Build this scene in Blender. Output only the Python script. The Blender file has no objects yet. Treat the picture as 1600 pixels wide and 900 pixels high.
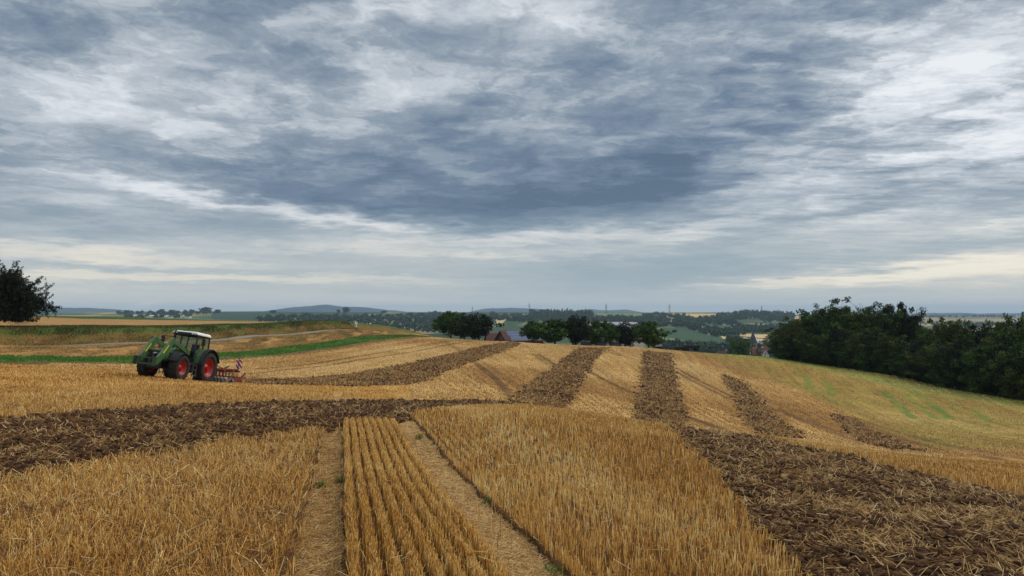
import bpy, bmesh, math, random
import numpy as np
from mathutils import Vector, Matrix, Euler

# ------------------------------------------------------------------ scene, camera, light
scene = bpy.context.scene
COL = scene.collection
F_PX = 1155.0                      # focal length in pixels of the 1600 px wide photograph
PITCH = math.atan(37.0 / F_PX)

cam_data = bpy.data.cameras.new('camera')
cam = bpy.data.objects.new('camera', cam_data)
COL.objects.link(cam)
cam.location = (0, 0, 0)
cam.rotation_euler = (math.radians(90) + PITCH, 0, 0)
cam_data.sensor_width = 36.0
cam_data.lens = 36.0 * F_PX / 1600.0
cam_data.clip_start = 0.1
cam_data.clip_end = 60000.0
scene.camera = cam

HAZE_D = 0.00008
HAZE_COL = (0.62, 0.82, 1.0, 1)
SUN_EL, SUN_AZ = math.radians(38), math.radians(62)      # azimuth clockwise from +Y (view direction)
sun_data = bpy.data.lights.new('sun', 'SUN')
sun = bpy.data.objects.new('sun', sun_data)
COL.objects.link(sun)
sun_data.energy = 1.5
sun_data.angle = math.radians(14)
sun_data.color = (1.0, 0.92, 0.78)
sd = Vector((math.sin(SUN_AZ) * math.cos(SUN_EL), math.cos(SUN_AZ) * math.cos(SUN_EL), math.sin(SUN_EL)))
sun.rotation_euler = sd.to_track_quat('Z', 'Y').to_euler()

vs = scene.view_settings
vs.view_transform = 'Standard'
vs.look = 'None'
vs.exposure = 0.2
vs.gamma = 1.0
vs.use_curve_mapping = False
scene.cycles.use_denoising = True
scene.cycles.max_bounces = 5
scene.cycles.diffuse_bounces = 2
scene.cycles.volume_bounces = 0
scene.cycles.transparent_max_bounces = 8
scene.cycles.caustics_reflective = False
scene.cycles.caustics_refractive = False


def srgb(r, g, b, s=1.0):
    def f(c):
        c = c / 255.0
        return (c / 12.92 if c <= 0.04045 else ((c + 0.055) / 1.055) ** 2.4) * s
    return (f(r), f(g), f(b), 1.0)


class NT:
    """tiny helper round a node tree"""
    def __init__(self, tree):
        self.t = tree
        self.n = tree.nodes
        self.l = tree.links
    def node(self, typ, **kw):
        nd = self.n.new(typ)
        for k, v in kw.items():
            setattr(nd, k, v)
        return nd
    def put(self, sock, val):
        if isinstance(val, bpy.types.NodeSocket):
            self.l.new(val, sock)
        elif val is not None:
            try:
                sock.default_value = val
            except Exception:
                sock.default_value = tuple(val)[:3]
    def math(self, op, a, b=None, c=None, clamp=False):
        nd = self.node('ShaderNodeMath', operation=op)
        nd.use_clamp = clamp
        self.put(nd.inputs[0], a)
        if b is not None: self.put(nd.inputs[1], b)
        if c is not None: self.put(nd.inputs[2], c)
        return nd.outputs[0]
    def vmath(self, op, a, b=None, c=None):
        nd = self.node('ShaderNodeVectorMath', operation=op)
        self.put(nd.inputs[0], a)
        if b is not None: self.put(nd.inputs[1], b)
        if c is not None: self.put(nd.inputs[2], c)
        return nd.outputs['Value'] if op in ('LENGTH', 'DOT_PRODUCT', 'DISTANCE') else nd.outputs[0]
    def scale(self, v, s):
        nd = self.node('ShaderNodeVectorMath', operation='SCALE')
        self.put(nd.inputs[0], v)
        self.put(nd.inputs['Scale'], s)
        return nd.outputs[0]
    def comb(self, x, y, z):
        nd = self.node('ShaderNodeCombineXYZ')
        self.put(nd.inputs[0], x); self.put(nd.inputs[1], y); self.put(nd.inputs[2], z)
        return nd.outputs[0]
    def sep(self, v):
        nd = self.node('ShaderNodeSeparateXYZ')
        self.put(nd.inputs[0], v)
        return nd.outputs
    def noise(self, vec, scale, detail=4, rough=0.55, dist=0.0, dims='3D', color=False):
        nd = self.node('ShaderNodeTexNoise', noise_dimensions=dims)
        if vec is not None: self.put(nd.inputs['Vector'], vec)
        self.put(nd.inputs['Scale'], scale)
        self.put(nd.inputs['Detail'], detail)
        self.put(nd.inputs['Roughness'], rough)
        self.put(nd.inputs['Distortion'], dist)
        return nd.outputs['Color' if color else 'Fac']
    def mix(self, fac, a, b, typ='MIX'):
        nd = self.node('ShaderNodeMix', data_type='RGBA', blend_type=typ)
        self.put(nd.inputs[0], fac)
        self.put(nd.inputs[6], a)
        self.put(nd.inputs[7], b)
        return nd.outputs[2]
    def ramp(self, fac, stops, interp='LINEAR'):
        nd = self.node('ShaderNodeValToRGB')
        cr = nd.color_ramp
        cr.interpolation = interp
        while len(cr.elements) < len(stops):
            cr.elements.new(0.5)
        for e, (p, c) in zip(cr.elements, stops):
            e.position = p
            e.color = c if len(c) == 4 else (*c, 1)
        self.put(nd.inputs[0], fac)
        return nd.outputs[0]
    def maprange(self, v, a, b, c=0.0, d=1.0, smooth=True):
        nd = self.node('ShaderNodeMapRange')
        nd.interpolation_type = 'SMOOTHSTEP' if smooth else 'LINEAR'
        self.put(nd.inputs[0], v)
        for i, q in enumerate((a, b, c, d)):
            nd.inputs[1 + i].default_value = q
        return nd.outputs[0]
    def attr(self, name, out='Fac'):
        nd = self.node('ShaderNodeAttribute')
        nd.attribute_name = name
        return nd.outputs[out]


# ------------------------------------------------------------------ sky: cloud deck over a Nishita sky
def pix_dir(px, py):
    v = (450.0 - py) / F_PX
    x = (px - 800.0) / F_PX
    y = math.cos(PITCH) - math.sin(PITCH) * v
    z = math.sin(PITCH) + math.cos(PITCH) * v
    return x, y, z

def pix_azel(px, py):
    x, y, z = pix_dir(px, py)
    return math.degrees(math.atan2(x, y)), math.degrees(math.atan2(z, math.hypot(x, y)))

world = bpy.data.worlds.new('World')
scene.world = world
world.use_nodes = True
world.cycles.sampling_method = 'MANUAL'
world.cycles.sample_map_resolution = 512
W = NT(world.node_tree)
W.n.clear()
tc = W.node('ShaderNodeTexCoord').outputs['Generated']
dx, dy, dz = W.sep(tc)
nish = W.node('ShaderNodeTexSky', sky_type='NISHITA')
nish.sun_disc = False
nish.sun_elevation = SUN_EL
nish.sun_rotation = SUN_AZ
nish_col = W.scale(nish.outputs[0], 0.09)
az = W.math('MULTIPLY', W.math('ARCTAN2', dx, dy), 57.29578)
hyp = W.math('SQRT', W.math('ADD', W.math('MULTIPLY', dx, dx), W.math('MULTIPLY', dy, dy)))
el = W.math('MULTIPLY', W.math('ARCTAN2', dz, hyp), 57.29578)
zz = W.math('ADD', W.math('MAXIMUM', dz, 0.0), 0.07)
plane = W.comb(W.math('DIVIDE', dx, zz), W.math('DIVIDE', dy, zz), 0.0)
# domain warp of the cloud plane and of the large masses
warp1 = W.vmath('SUBTRACT', W.noise(plane, 1.1, 2, 0.55, color=True), (0.5, 0.5, 0.5))
warp2 = W.vmath('SUBTRACT', W.noise(plane, 4.0, 4, 0.6, color=True), (0.5, 0.5, 0.5))
pw = W.vmath('ADD', plane, W.scale(warp1, 0.55))
azel = W.comb(az, el, 0.0)
elfac = W.maprange(el, 0.0, 22.0, 0.12, 1.0, smooth=False)
wsum = W.vmath('ADD', W.scale(warp1, 7.0), W.scale(warp2, 6.5))
wx, wy, wz_ = W.sep(wsum)
azw = W.vmath('ADD', azel, W.comb(W.math('MULTIPLY', wx, 1.6), W.math('MULTIPLY', W.math('MULTIPLY', wy, elfac), 0.75), 0.0))
# (px, py, half width, half height, tilt degrees (+ = up to the right), strength)
BLOBS = [
    (640, 282, 330, 44, -3, -0.50), (400, 262, 120, 22, -4, -0.26), (880, 318, 230, 42, 2, -0.46),
    (560, 320, 240, 20, -6, -0.28), (960, 265, 120, 60, 0, -0.25),
    (200, 45, 260, 46, 3, -0.26), (50, 100, 120, 62, 0, -0.18), (420, 20, 150, 30, 0, -0.18),
    (640, 205, 220, 24, -4, -0.16), (820, 120, 160, 30, 8, -0.15), (1010, 190, 220, 70, 0, -0.26),
    (1180, 60, 240, 55, 6, -0.22), (1250, 150, 130, 60, 10, -0.20), (1130, 250, 260, 40, 10, -0.20),
    (180, 345, 240, 22, 2, -0.16), (200, 375, 250, 9, 0, -0.16), (330, 425, 300, 8, 0, -0.10),
    (500, 455, 420, 14, 0, -0.10), (1110, 415, 280, 38, 2, -0.26), (900, 440, 260, 26, 0, -0.20),
    (1380, 300, 200, 20, 12, -0.14), (1450, 205, 130, 18, 18, -0.16), (1370, 390, 240, 14, 3, -0.12),
    (30, 200, 100, 40, 0, -0.10), (860, 5, 160, 20, 0, -0.12), (1300, 455, 240, 14, 0, -0.10),
    # bright parts
    (110, 160, 150, 24, 4, 0.50), (60, 55, 60, 18, 10, 0.20), (330, 70, 110, 26, 18, 0.42), (290, 110, 160, 22, 10, 0.25),
    (170, 190, 240, 50, 0, 0.16), (370, 215, 180, 26, 0, 0.16), (540, 38, 90, 16, 0, 0.42), (690, 30, 120, 26, 8, 0.40),
    (850, 45, 110, 34, 0, 0.34), (640, 120, 150, 22, 8, 0.22), (860, 95, 70, 24, 30, 0.16), (1060, 85, 60, 22, 10, 0.34),
    (1010, 130, 60, 16, 0, 0.18), (250, 297, 110, 10, -4, 0.42), (440, 328, 190, 12, -6, 0.52), (60, 300, 110, 20, 0, 0.26),
    (560, 350, 120, 10, -8, 0.40), (120, 396, 210, 12, -2, 0.50), (260, 432, 300, 6, 0, 0.42), (520, 385, 260, 10, 0, 0.30),
    (900, 372, 200, 9, 2, 0.50), (760, 398, 180, 6, 0, 0.30), (680, 440, 150, 7, 0, 0.22), (60, 440, 90, 12, 0, 0.2),
    (1575, 55, 80, 90, 0, 0.45), (1480, 120, 240, 120, 10, 0.22), (1480, 100, 110, 24, 25, 0.40), (1420, 260, 150, 16, 16, 0.40), (1350, 165, 110, 16, 24, 0.30),
    (1540, 190, 100, 26, 14, 0.40), (1560, 260, 70, 30, 14, 0.35), (1230, 330, 180, 12, 10, 0.24), (1120, 300, 120, 14, 6, 0.22),
    (1480, 365, 230, 16, 5, 0.36), (1300, 345, 100, 8, 5, 0.20), (1440, 425, 260, 16, 4, 0.60), (1250, 440, 160, 6, 3, 0.34),
    (1540, 425, 130, 24, 0, 0.30), (1500, 330, 160, 12, 6, 0.18),
    (215, 479, 24, 4, 12, 0.42), (140, 478, 40, 3, 0, 0.32), (412, 478, 14, 3, 0, 0.32), (566, 479, 9, 3, 0, 0.34),
]
acc = None
for (px, py, hw, hh, tilt, st) in BLOBS:
    a0, e0 = pix_azel(px, py)
    sc = math.degrees(1.0 / F_PX) * math.cos(math.radians(a0))
    mp = W.node('ShaderNodeMapping', vector_type='TEXTURE')
    W.put(mp.inputs['Vector'], azw if hw > 45 else azel)
    mp.inputs['Location'].default_value = (a0, e0, 0)
    mp.inputs['Rotation'].default_value = (0, 0, math.radians(tilt))
    mp.inputs['Scale'].default_value = (hw * sc * 1.5, hh * sc * 1.5, 1)
    ln = W.vmath('LENGTH', mp.outputs[0])
    g = W.maprange(ln, 0.0, 1.25, st, 0.0)
    acc = g if acc is None else W.math('ADD', acc, g)
big = W.noise(pw, 0.9, 3, 0.55)
puffc = W.comb(W.math('MULTIPLY', az, 0.085), W.math('MULTIPLY', W.math('LOGARITHM', W.math('ADD', W.math('MAXIMUM', el, 0.0), 1.5), 2.718), 4.2), 0.0)
det = W.noise(W.vmath('ADD', puffc, W.scale(warp2, 0.6)), 1.5, 8, 0.64, 0.12)
# streets of cloud running towards the upper right
mpn = W.node('ShaderNodeMapping')
mpn.inputs['Rotation'].default_value = (0, 0, math.radians(-62))
W.put(mpn.inputs['Vector'], W.vmath('ADD', plane, W.scale(warp2, 0.25)))
mpn.inputs['Scale'].default_value = (1.0, 4.0, 1)
streak = W.noise(mpn.outputs[0], 2.0, 6, 0.6)
smask = W.maprange(az, 2.0, 26.0)
texa = W.math('MULTIPLY', W.math('SUBTRACT', big, 0.5), 0.75)
texb = W.math('MULTIPLY', W.math('SUBTRACT', det, 0.5), 1.15)
texc = W.math('MULTIPLY', W.math('MULTIPLY', W.math('SUBTRACT', streak, 0.5), 1.1), smask)
fade = W.maprange(el, 0.3, 14.0, 0.10, 1.0)
edge = W.math('MULTIPLY', W.math('SUBTRACT', W.maprange(det, 0.47, 0.575), 0.5), 0.06)
tex = W.math('MULTIPLY', W.math('ADD', W.math('ADD', W.math('ADD', texa, texb), texc), edge), fade)
acc = W.math('MULTIPLY', acc, 0.53)
b = W.math('ADD', W.math('ADD', W.math('ADD', 0.51, acc), tex), W.math('ADD', W.math('ADD', W.maprange(el, 9.0, 2.0, 0.0, 0.10), W.maprange(el, 3.0, 0.0, 0.0, 0.16)), W.math('MULTIPLY', W.maprange(el, 5.0, 1.0, 0.0, 0.05), W.maprange(az, 12.0, -12.0, 0.0, 1.0))))
cloud = W.ramp(b, [(0.0, srgb(78, 97, 119)), (0.22, srgb(104, 121, 141)), (0.45, srgb(140, 152, 164)), (0.62, srgb(172, 180, 188)),
                   (0.8, srgb(203, 208, 214)), (1.0, srgb(226, 229, 232))])
warm = W.ramp(b, [(0.0, srgb(92, 115, 136)), (0.25, srgb(122, 146, 160)), (0.48, srgb(158, 170, 176)), (0.66, srgb(184, 189, 188)),
                  (0.85, srgb(222, 215, 200)), (1.0, srgb(238, 230, 212))])
cloud = W.mix(W.maprange(el, 9.0, 2.5), cloud, warm)
# unseen cloud overhead, behind and round the sun is brightened to light the field
sunv = W.vmath('DOT_PRODUCT', tc, tuple(sd))
glow = W.maprange(sunv, 0.80, 0.99, 0.0, 1.4)
over = W.maprange(el, 27.0, 55.0, 0.0, 1.0)
back = W.maprange(dy, 0.45, -0.4, 0.0, 0.75)
gain = W.math('ADD', 1.0, W.math('MAXIMUM', W.math('ADD', W.math('MULTIPLY', glow, over), over), back))
cloud = W.scale(cloud, gain)
sky = W.mix(0.94, nish_col, cloud)
ground_c = srgb(96, 92, 70)
sky = W.mix(W.maprange(el, -0.6, -3.0), sky, ground_c)
bg = W.node('ShaderNodeBackground')
W.put(bg.inputs[0], sky)
bg.inputs[1].default_value = 1.0
wo = W.node('ShaderNodeOutputWorld')
W.l.new(bg.outputs[0], wo.inputs[0])

# ------------------------------------------------------------------ numeric helpers
def h2(ix, iy, seed):
    ix = ix.astype(np.int64); iy = iy.astype(np.int64)
    n = (ix * 374761393 + iy * 668265263 + seed * 1442695041) & 0xFFFFFFFF
    n = ((n ^ (n >> 13)) * 1274126177) & 0xFFFFFFFF
    n = n ^ (n >> 16)
    return (n & 0xFFFFFF) / float(0xFFFFFF)

def vnoise(x, y, seed=0):
    ix = np.floor(x); iy = np.floor(y)
    fx = x - ix; fy = y - iy
    fx = fx * fx * (3 - 2 * fx); fy = fy * fy * (3 - 2 * fy)
    a = h2(ix, iy, seed); b = h2(ix + 1, iy, seed); c = h2(ix, iy + 1, seed); d = h2(ix + 1, iy + 1, seed)
    return a + (b - a) * fx + (c - a) * fy + (a - b - c + d) * fx * fy

def fbm(x, y, octv=4, seed=0, gain=0.5):
    s = 0.0; a = 1.0; t = 0.0
    for i in range(octv):
        s = s + a * vnoise(x * 2.03 ** i + 17.3 * i, y * 2.03 ** i - 9.1 * i, seed + i)
        t += a; a *= gain
    return s / t

def sstep(a, b, x):
    t = np.clip((x - a) / (b - a), 0, 1)
    return t * t * (3 - 2 * t)

def to_px(x, y, z):
    """project world points to the 1600x900 picture plane"""
    c, s = math.cos(PITCH), math.sin(PITCH)
    f = y * c + z * s
    u = -y * s + z * c
    f = np.where(f > 1e-3, f, 1e-3)
    return 800 + F_PX * x / f, 450 - F_PX * u / f

# ------------------------------------------------------------------ the lie of the land
# (picture column, [(row, metres ahead)...]) read off the photograph, turned into ground points
CTRL = {
    0:    [(740, 9.5), (655, 16), (600, 32), (567, 52), (556, 58), (549.5, 66), (547, 74), (534, 90), (513.6, 130), (506.3, 170), (510, 260)],
    200:  [(660, 16), (625, 25), (598, 36), (590, 40), (583, 48), (567, 65), (544, 83), (532, 110), (518, 150), (509, 185), (514, 270)],
    290:  [(596, 41.5), (598, 45), (590, 52)],
    385:  [(601, 47.5), (596, 53)],
    400:  [(660, 16), (635, 22), (612, 33), (602, 47), (588, 60), (567, 75), (556, 87), (546, 97), (530, 110), (528.5, 123), (521, 150), (515, 190), (518, 280)],
    520:  [(885, 5.5), (741, 10), (660, 16), (636, 22), (615, 35), (605, 45), (591, 60), (575, 75), (557, 90), (543, 108), (520.5, 137), (519, 175), (519.5, 200), (528, 280)],
    650:  [(885, 5.5), (741, 10), (653, 17), (637, 24), (620, 38), (603, 50), (590, 60), (570, 78), (550, 100), (535, 125), (525, 153), (525, 175), (531, 210), (545, 255)],
    800:  [(880, 5.6), (741, 10), (650, 17), (637, 22), (632, 33), (625, 45), (603, 60), (575, 80), (555, 102), (541, 122), (535, 138), (536, 160), (553, 230)],
    1000: [(875, 5.6), (735, 10.5), (664, 20), (666, 34), (660, 52), (640, 60), (610, 76), (580, 96), (560, 113), (547, 128), (543, 138), (549, 165), (570, 230)],
    1200: [(880, 5.5), (750, 9.5), (700, 14), (690, 17), (692, 30), (683, 50), (655, 62), (620, 82), (590, 106), (570, 126), (558, 142), (562, 165), (590, 230)],
    1400: [(880, 5.4), (800, 7.6), (752, 10.5), (728, 14), (714, 24), (707, 42), (680, 56), (640, 80), (605, 108), (588, 125), (592, 150), (620, 220)],
    1600: [(900, 5), (790, 8.5), (752, 13), (733, 22), (712, 38), (695, 50), (670, 66), (642, 86), (626, 99), (628, 120), (650, 200)],
}
FAR = {   # z at distance beyond the crest
    0:    [(500, -14), (900, -22), (1500, -18), (2100, -14), (2600, -11), (3200, -18), (5000, -50), (9000, -60), (15000, -60)],
    200:  [(500, -16), (900, -24), (1500, -18), (2000, -13), (2600, -3), (3100, 0), (5000, -40), (9000, -60), (15000, -60)],
    400:  [(500, -18), (900, -26), (1500, -22), (2000, -13), (2600, -2), (3100, 1), (5000, -40), (9000, -60), (15000, -60)],
    600:  [(450, -34), (700, -42), (1000, -38), (1500, -30), (2000, -18), (2600, -4), (3100, -2), (5000, -40), (9000, -60), (15000, -60)],
    800:  [(330, -26), (500, -38), (700, -42), (900, -39), (1200, -35), (1500, -30), (2000, -19), (2600, -4), (3100, -3), (5000, -40), (9000, -60), (15000, -60)],
    1000: [(330, -28), (500, -40), (700, -43), (900, -38), (1200, -34), (1500, -29), (2000, -20), (2600, -6), (3100, -4), (5000, -40), (9000, -60), (15000, -60)],
    1200: [(330, -32), (500, -44), (700, -47), (900, -44), (1200, -43), (1400, -42), (1900, -33), (2500, -13), (3000, -6), (5000, -40), (9000, -60), (15000, -60)],
    1400: [(330, -34), (600, -46), (1200, -46), (2000, -46), (3000, -40), (4500, -36), (6500, -38), (9000, -44), (15000, -50)],
    1600: [(300, -36), (600, -46), (1200, -46), (2000, -46), (3000, -40), (4500, -36), (6500, -38), (9000, -44), (15000, -50)],
}

def bank(x, y):
    q = x - 0.178 * y + 1.2 * (vnoise(y / 30.0, y * 0, 5) - 0.5)
    f = 1.0 - sstep(215, 300, y)
    lower = 0.55 * sstep(-50.5, -54.5, q)
    upper = 1.55 * sstep(-60.6, -63.6, q)
    return (lower + upper) * f * sstep(20, 40, y)

pts = []
for px, lst in CTRL.items():
    for (row, Y) in lst:
        x_, y_, z_ = pix_dir(px, row)
        k = Y / y_
        pts.append((x_ * k, Y, z_ * k))
    if px not in (290, 385):
        for r0 in (1.0, 2.6):
            x0 = (px - 800) / F_PX * r0
            pts.append((x0, r0, -1.76 - 0.012 * x0 - 0.01 * r0))
for px, lst in FAR.items():
    for (Y, z_) in lst:
        pts.append(((px - 800) / F_PX * Y, Y, z_))
P = np.array(pts, float)
BASE_S = 1.76
def tps_u(x, y):
    r = np.hypot(x, y)
    th = np.arctan2(x, y)
    a = np.abs(th)
    lim = math.radians(40)
    th = np.where(a < lim, th, np.sign(th) * lim * (1 - (a - lim) / (math.pi - lim)))
    return th * 2.6, np.log(np.maximum(r, 0.5)), r
PU, PV, PR = tps_u(P[:, 0], P[:, 1])
PZ = P[:, 2] - bank(P[:, 0], P[:, 1]) * 0
PSI = (PZ + BASE_S) / PR
def _k(d2):
    return 0.5 * d2 * np.log(d2 + 1e-9)
n = len(P)
A = np.zeros((n + 3, n + 3))
A[:n, :n] = _k((PU[:, None] - PU[None]) ** 2 + (PV[:, None] - PV[None]) ** 2) + np.eye(n) * 2e-3
A[:n, n] = 1; A[:n, n + 1] = PU; A[:n, n + 2] = PV
A[n, :n] = 1; A[n + 1, :n] = PU; A[n + 2, :n] = PV
SOL = np.linalg.solve(A, np.concatenate([PSI, [0, 0, 0]]))

def smooth_height(x, y):
    x = np.atleast_1d(np.asarray(x, float)); y = np.atleast_1d(np.asarray(y, float))
    u, v, r = tps_u(x, y)
    out = np.empty(len(u))
    for i in range(0, len(u), 60000):
        uu = u[i:i + 60000, None]; vv = v[i:i + 60000, None]
        k = _k((uu - PU[None]) ** 2 + (vv - PV[None]) ** 2)
        out[i:i + 60000] = k @ SOL[:n] + SOL[n] + SOL[n + 1] * u[i:i + 60000] + SOL[n + 2] * v[i:i + 60000]
    return out * r - BASE_S + bank(x, y)

# lookup table for everything that stands on the ground
_T = np.radians(np.concatenate([np.arange(-180, -42, 4.0), np.arange(-42, 42.01, 0.5), np.arange(44, 181, 4.0)]))
_T[-1] = math.pi
_V = np.arange(math.log(0.5), math.log(40000), 0.02)
_tt, _vv = np.meshgrid(_T, _V)
_xx = np.sin(_tt) * np.exp(_vv); _yy = np.cos(_tt) * np.exp(_vv)
_u, _v, _r = tps_u(_xx.ravel(), _yy.ravel())
_psi = ((smooth_height(_xx.ravel(), _yy.ravel()) - bank(_xx.ravel(), _yy.ravel()) + BASE_S) / _r).reshape(_tt.shape)

def height(x, y):
    """bilinear lookup of the smooth ground (metres, camera eye = 0)"""
    sc_ = np.isscalar(x)
    x = np.atleast_1d(np.asarray(x, float)); y = np.atleast_1d(np.asarray(y, float))
    r = np.maximum(np.hypot(x, y), 0.51); th = np.arctan2(x, y)
    i = np.clip(np.searchsorted(_T, th) - 1, 0, len(_T) - 2)
    ft = (th - _T[i]) / (_T[i + 1] - _T[i])
    vv = (np.log(r) - _V[0]) / 0.02
    j = np.clip(vv.astype(int), 0, len(_V) - 2); fv = vv - j
    p = (_psi[j, i] * (1 - ft) + _psi[j, i + 1] * ft) * (1 - fv) + (_psi[j + 1, i] * (1 - ft) + _psi[j + 1, i + 1] * ft) * fv
    out = p * r - BASE_S + bank(x, y) + undul(x, y)
    return float(out[0]) if sc_ else out

def undul(x, y):
    """small swells of the field and rolling of the far country"""
    r = np.hypot(x, y)
    a = 0.10 * (fbm(x / 7.0, y / 7.0, 2, 31) - 0.5) * sstep(14, 40, r)
    b = 0.02 * (fbm(x / 1.3, y / 1.3, 2, 37) - 0.5)
    c = 9.0 * (fbm(x / 260.0, y / 260.0, 3, 41) - 0.5) * sstep(350, 1100, r) * (1 - 0.6 * sstep(2000, 2600, r))
    return a + b + c

def ground_at(px, py, ymin=3.0, ymax=14000.0):
    """where the line of sight through a picture point meets the ground beyond ymin"""
    dx_, dy_, dz_ = pix_dir(px, py)
    Y = np.exp(np.linspace(math.log(ymin), math.log(ymax), 1500))
    x = dx_ / dy_ * Y; zr = dz_ / dy_ * Y
    hz = height(x, Y)
    below = np.where(zr < hz)[0]
    if len(below) == 0:
        return float(x[-1]), float(Y[-1]), float(hz[-1])
    i = below[0]
    return float(x[i]), float(Y[i]), float(hz[i])

def at_dist(px, Y):
    x = (px - 800) / F_PX * Y
    return x, Y, height(x, Y)

# ------------------------------------------------------------------ land use, as outlines on the ground
def inside(poly, px, py):
    poly = np.asarray(poly, float)
    res = np.zeros(len(px), bool)
    x0, y0 = poly[:, 0].min(), poly[:, 1].min(); x1, y1 = poly[:, 0].max(), poly[:, 1].max()
    sel = np.where((px >= x0) & (px <= x1) & (py >= y0) & (py <= y1))[0]
    if len(sel) == 0:
        return res
    X = px[sel]; Y = py[sel]; r = np.zeros(len(sel), bool)
    j = len(poly) - 1
    for i in range(len(poly)):
        xi, yi = poly[i]; xj, yj = poly[j]
        if yi != yj:
            c = ((yi > Y) != (yj > Y)) & (X < (xj - xi) * (Y - yi) / (yj - yi) + xi)
            r ^= c
        j = i
    res[sel] = r
    return res

PLOUGH_L = [(-700, 700), (-100, 668), (0, 655), (100, 646), (250, 637), (400, 629), (520, 627), (640, 627), (740, 627), (808, 629), (805, 636),
            (740, 637), (700, 640), (645, 647), (640, 655), (625, 662), (590, 659), (540, 660), (520, 676), (500, 672), (470, 676), (440, 682), (360, 692), (280, 706), (200, 717),
            (100, 737), (0, 752), (-100, 775), (-700, 900)]
PLOUGH_R = [(1038, 669), (1060, 667), (1090, 671), (1200, 688), (1330, 715), (1450, 745), (1600, 778), (1750, 815), (2400, 960), (2400, 1400), (1700, 1400), (1330, 1050), (1245, 900),
            (1190, 840), (1150, 790), (1120, 740), (1080, 700)]
S1 = [(380, 592), (470, 592), (540, 586), (600, 576), (660, 563), (720, 549), (760, 539), (800, 534), (815, 537), (790, 548), (740, 565), (700, 579), (670, 594), (640, 602), (560, 605), (470, 603), (395, 602)]
S2 = [(905, 543), (952, 543), (932, 560), (915, 590), (897, 615), (882, 638), (868, 642), (830, 639), (778, 636), (795, 626), (820, 608), (850, 584), (880, 560)]
S3 = [(1004, 548), (1049, 552), (1058, 590), (1066, 630), (1074, 668), (1030, 663), (988, 656), (995, 625), (1000, 590)]
S4 = [(1127, 584), (1160, 595), (1185, 620), (1210, 646), (1258, 686), (1190, 680), (1168, 665), (1150, 630), (1135, 600)]
S5 = [(1296, 645), (1330, 654), (1375, 679), (1448, 707), (1400, 704), (1350, 692), (1318, 668)]
TRAMS = [  # wheel lines: points, width in metres, strength
    ([(840, 553), (860, 566), (884, 584)], 0.5, 1), ([(832, 553), (848, 564), (872, 582)], 0.5, .8),
    ([(740, 565), (775, 592), (803, 620)], 0.55, 1), ([(752, 563), (790, 590), (820, 612)], 0.4, .5),
    ([(915, 578), (960, 602), (995, 616)], 0.55, 1), ([(930, 575), (970, 596), (998, 610)], 0.4, .5),
    ([(960, 553), (985, 560), (1003, 563)], 0.5, .7), ([(900, 615), (950, 635), (990, 640)], 0.35, .4),
    ([(1055, 575), (1090, 594), (1140, 618)], 0.5, 1), ([(1055, 580), (1090, 600), (1140, 624)], 0.5, 1),
    ([(1075, 652), (1105, 662), (1130, 672)], 0.7, 1), ([(1165, 602), (1210, 632), (1290, 652)], 0.4, .6),
    ([(1212, 640), (1270, 664), (1345, 690)], 0.5, 1), ([(1220, 640), (1280, 664), (1352, 687)], 0.4, .8),
    ([(1340, 660), (1420, 688), (1530, 712), (1640, 735)], 0.5, .8), ([(1345, 655), (1420, 680), (1530, 704), (1640, 724)], 0.5, .6),
    ([(385, 585), (480, 575), (560, 563), (650, 549), (735, 533)], 0.5, 1), ([(400, 577), (480, 570), (560, 557), (640, 544), (712, 532)], 0.5, .9),
    ([(330, 600), (400, 588), (480, 584)], 0.4, .4), ([(700, 537), (712, 545), (722, 549)], 0.7, .6),
    ([(20, 583), (110, 578), (200, 580)], 0.4, .6), ([(40, 590), (140, 588), (210, 590)], 0.4, .5),
]
GREENS = [
    ([(1380, 612), (1398, 628), (1428, 654)], .50, .85), ([(1415, 615), (1440, 635), (1462, 655)], .35, .7), ([(1425, 612), (1452, 628), (1470, 642), (1482, 655)], .5, .85),
    ([(1475, 622), (1490, 632), (1502, 640)], .4, .5), ([(1520, 640), (1535, 652), (1548, 660)], .5, .7), ([(1532, 634), (1560, 634)], .9, .6),
    ([(1245, 580), (1262, 590), (1266, 608)], .5, .7), ([(1288, 596), (1298, 606), (1300, 618)], .5, .7), ([(1570, 655), (1610, 668)], .5, .35),
    ([(1462, 620), (1500, 626)], .3, .3),
]

def near_line(line, width, x, y):
    """0..1 closeness of ground points to a polyline given in the picture"""
    g = [ground_at(a, b_, 25) for a, b_ in line]
    d = np.full(len(x), 1e9)
    for (x0, y0, _), (x1, y1, _) in zip(g[:-1], g[1:]):
        vx, vy = x1 - x0, y1 - y0
        L2 = vx * vx + vy * vy + 1e-9
        t = np.clip(((x - x0) * vx + (y - y0) * vy) / L2, 0, 1)
        d = np.minimum(d, np.hypot(x - x0 - t * vx, y - y0 - t * vy))
    return 1 - sstep(width * 0.35, width * 0.8, d)

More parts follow.
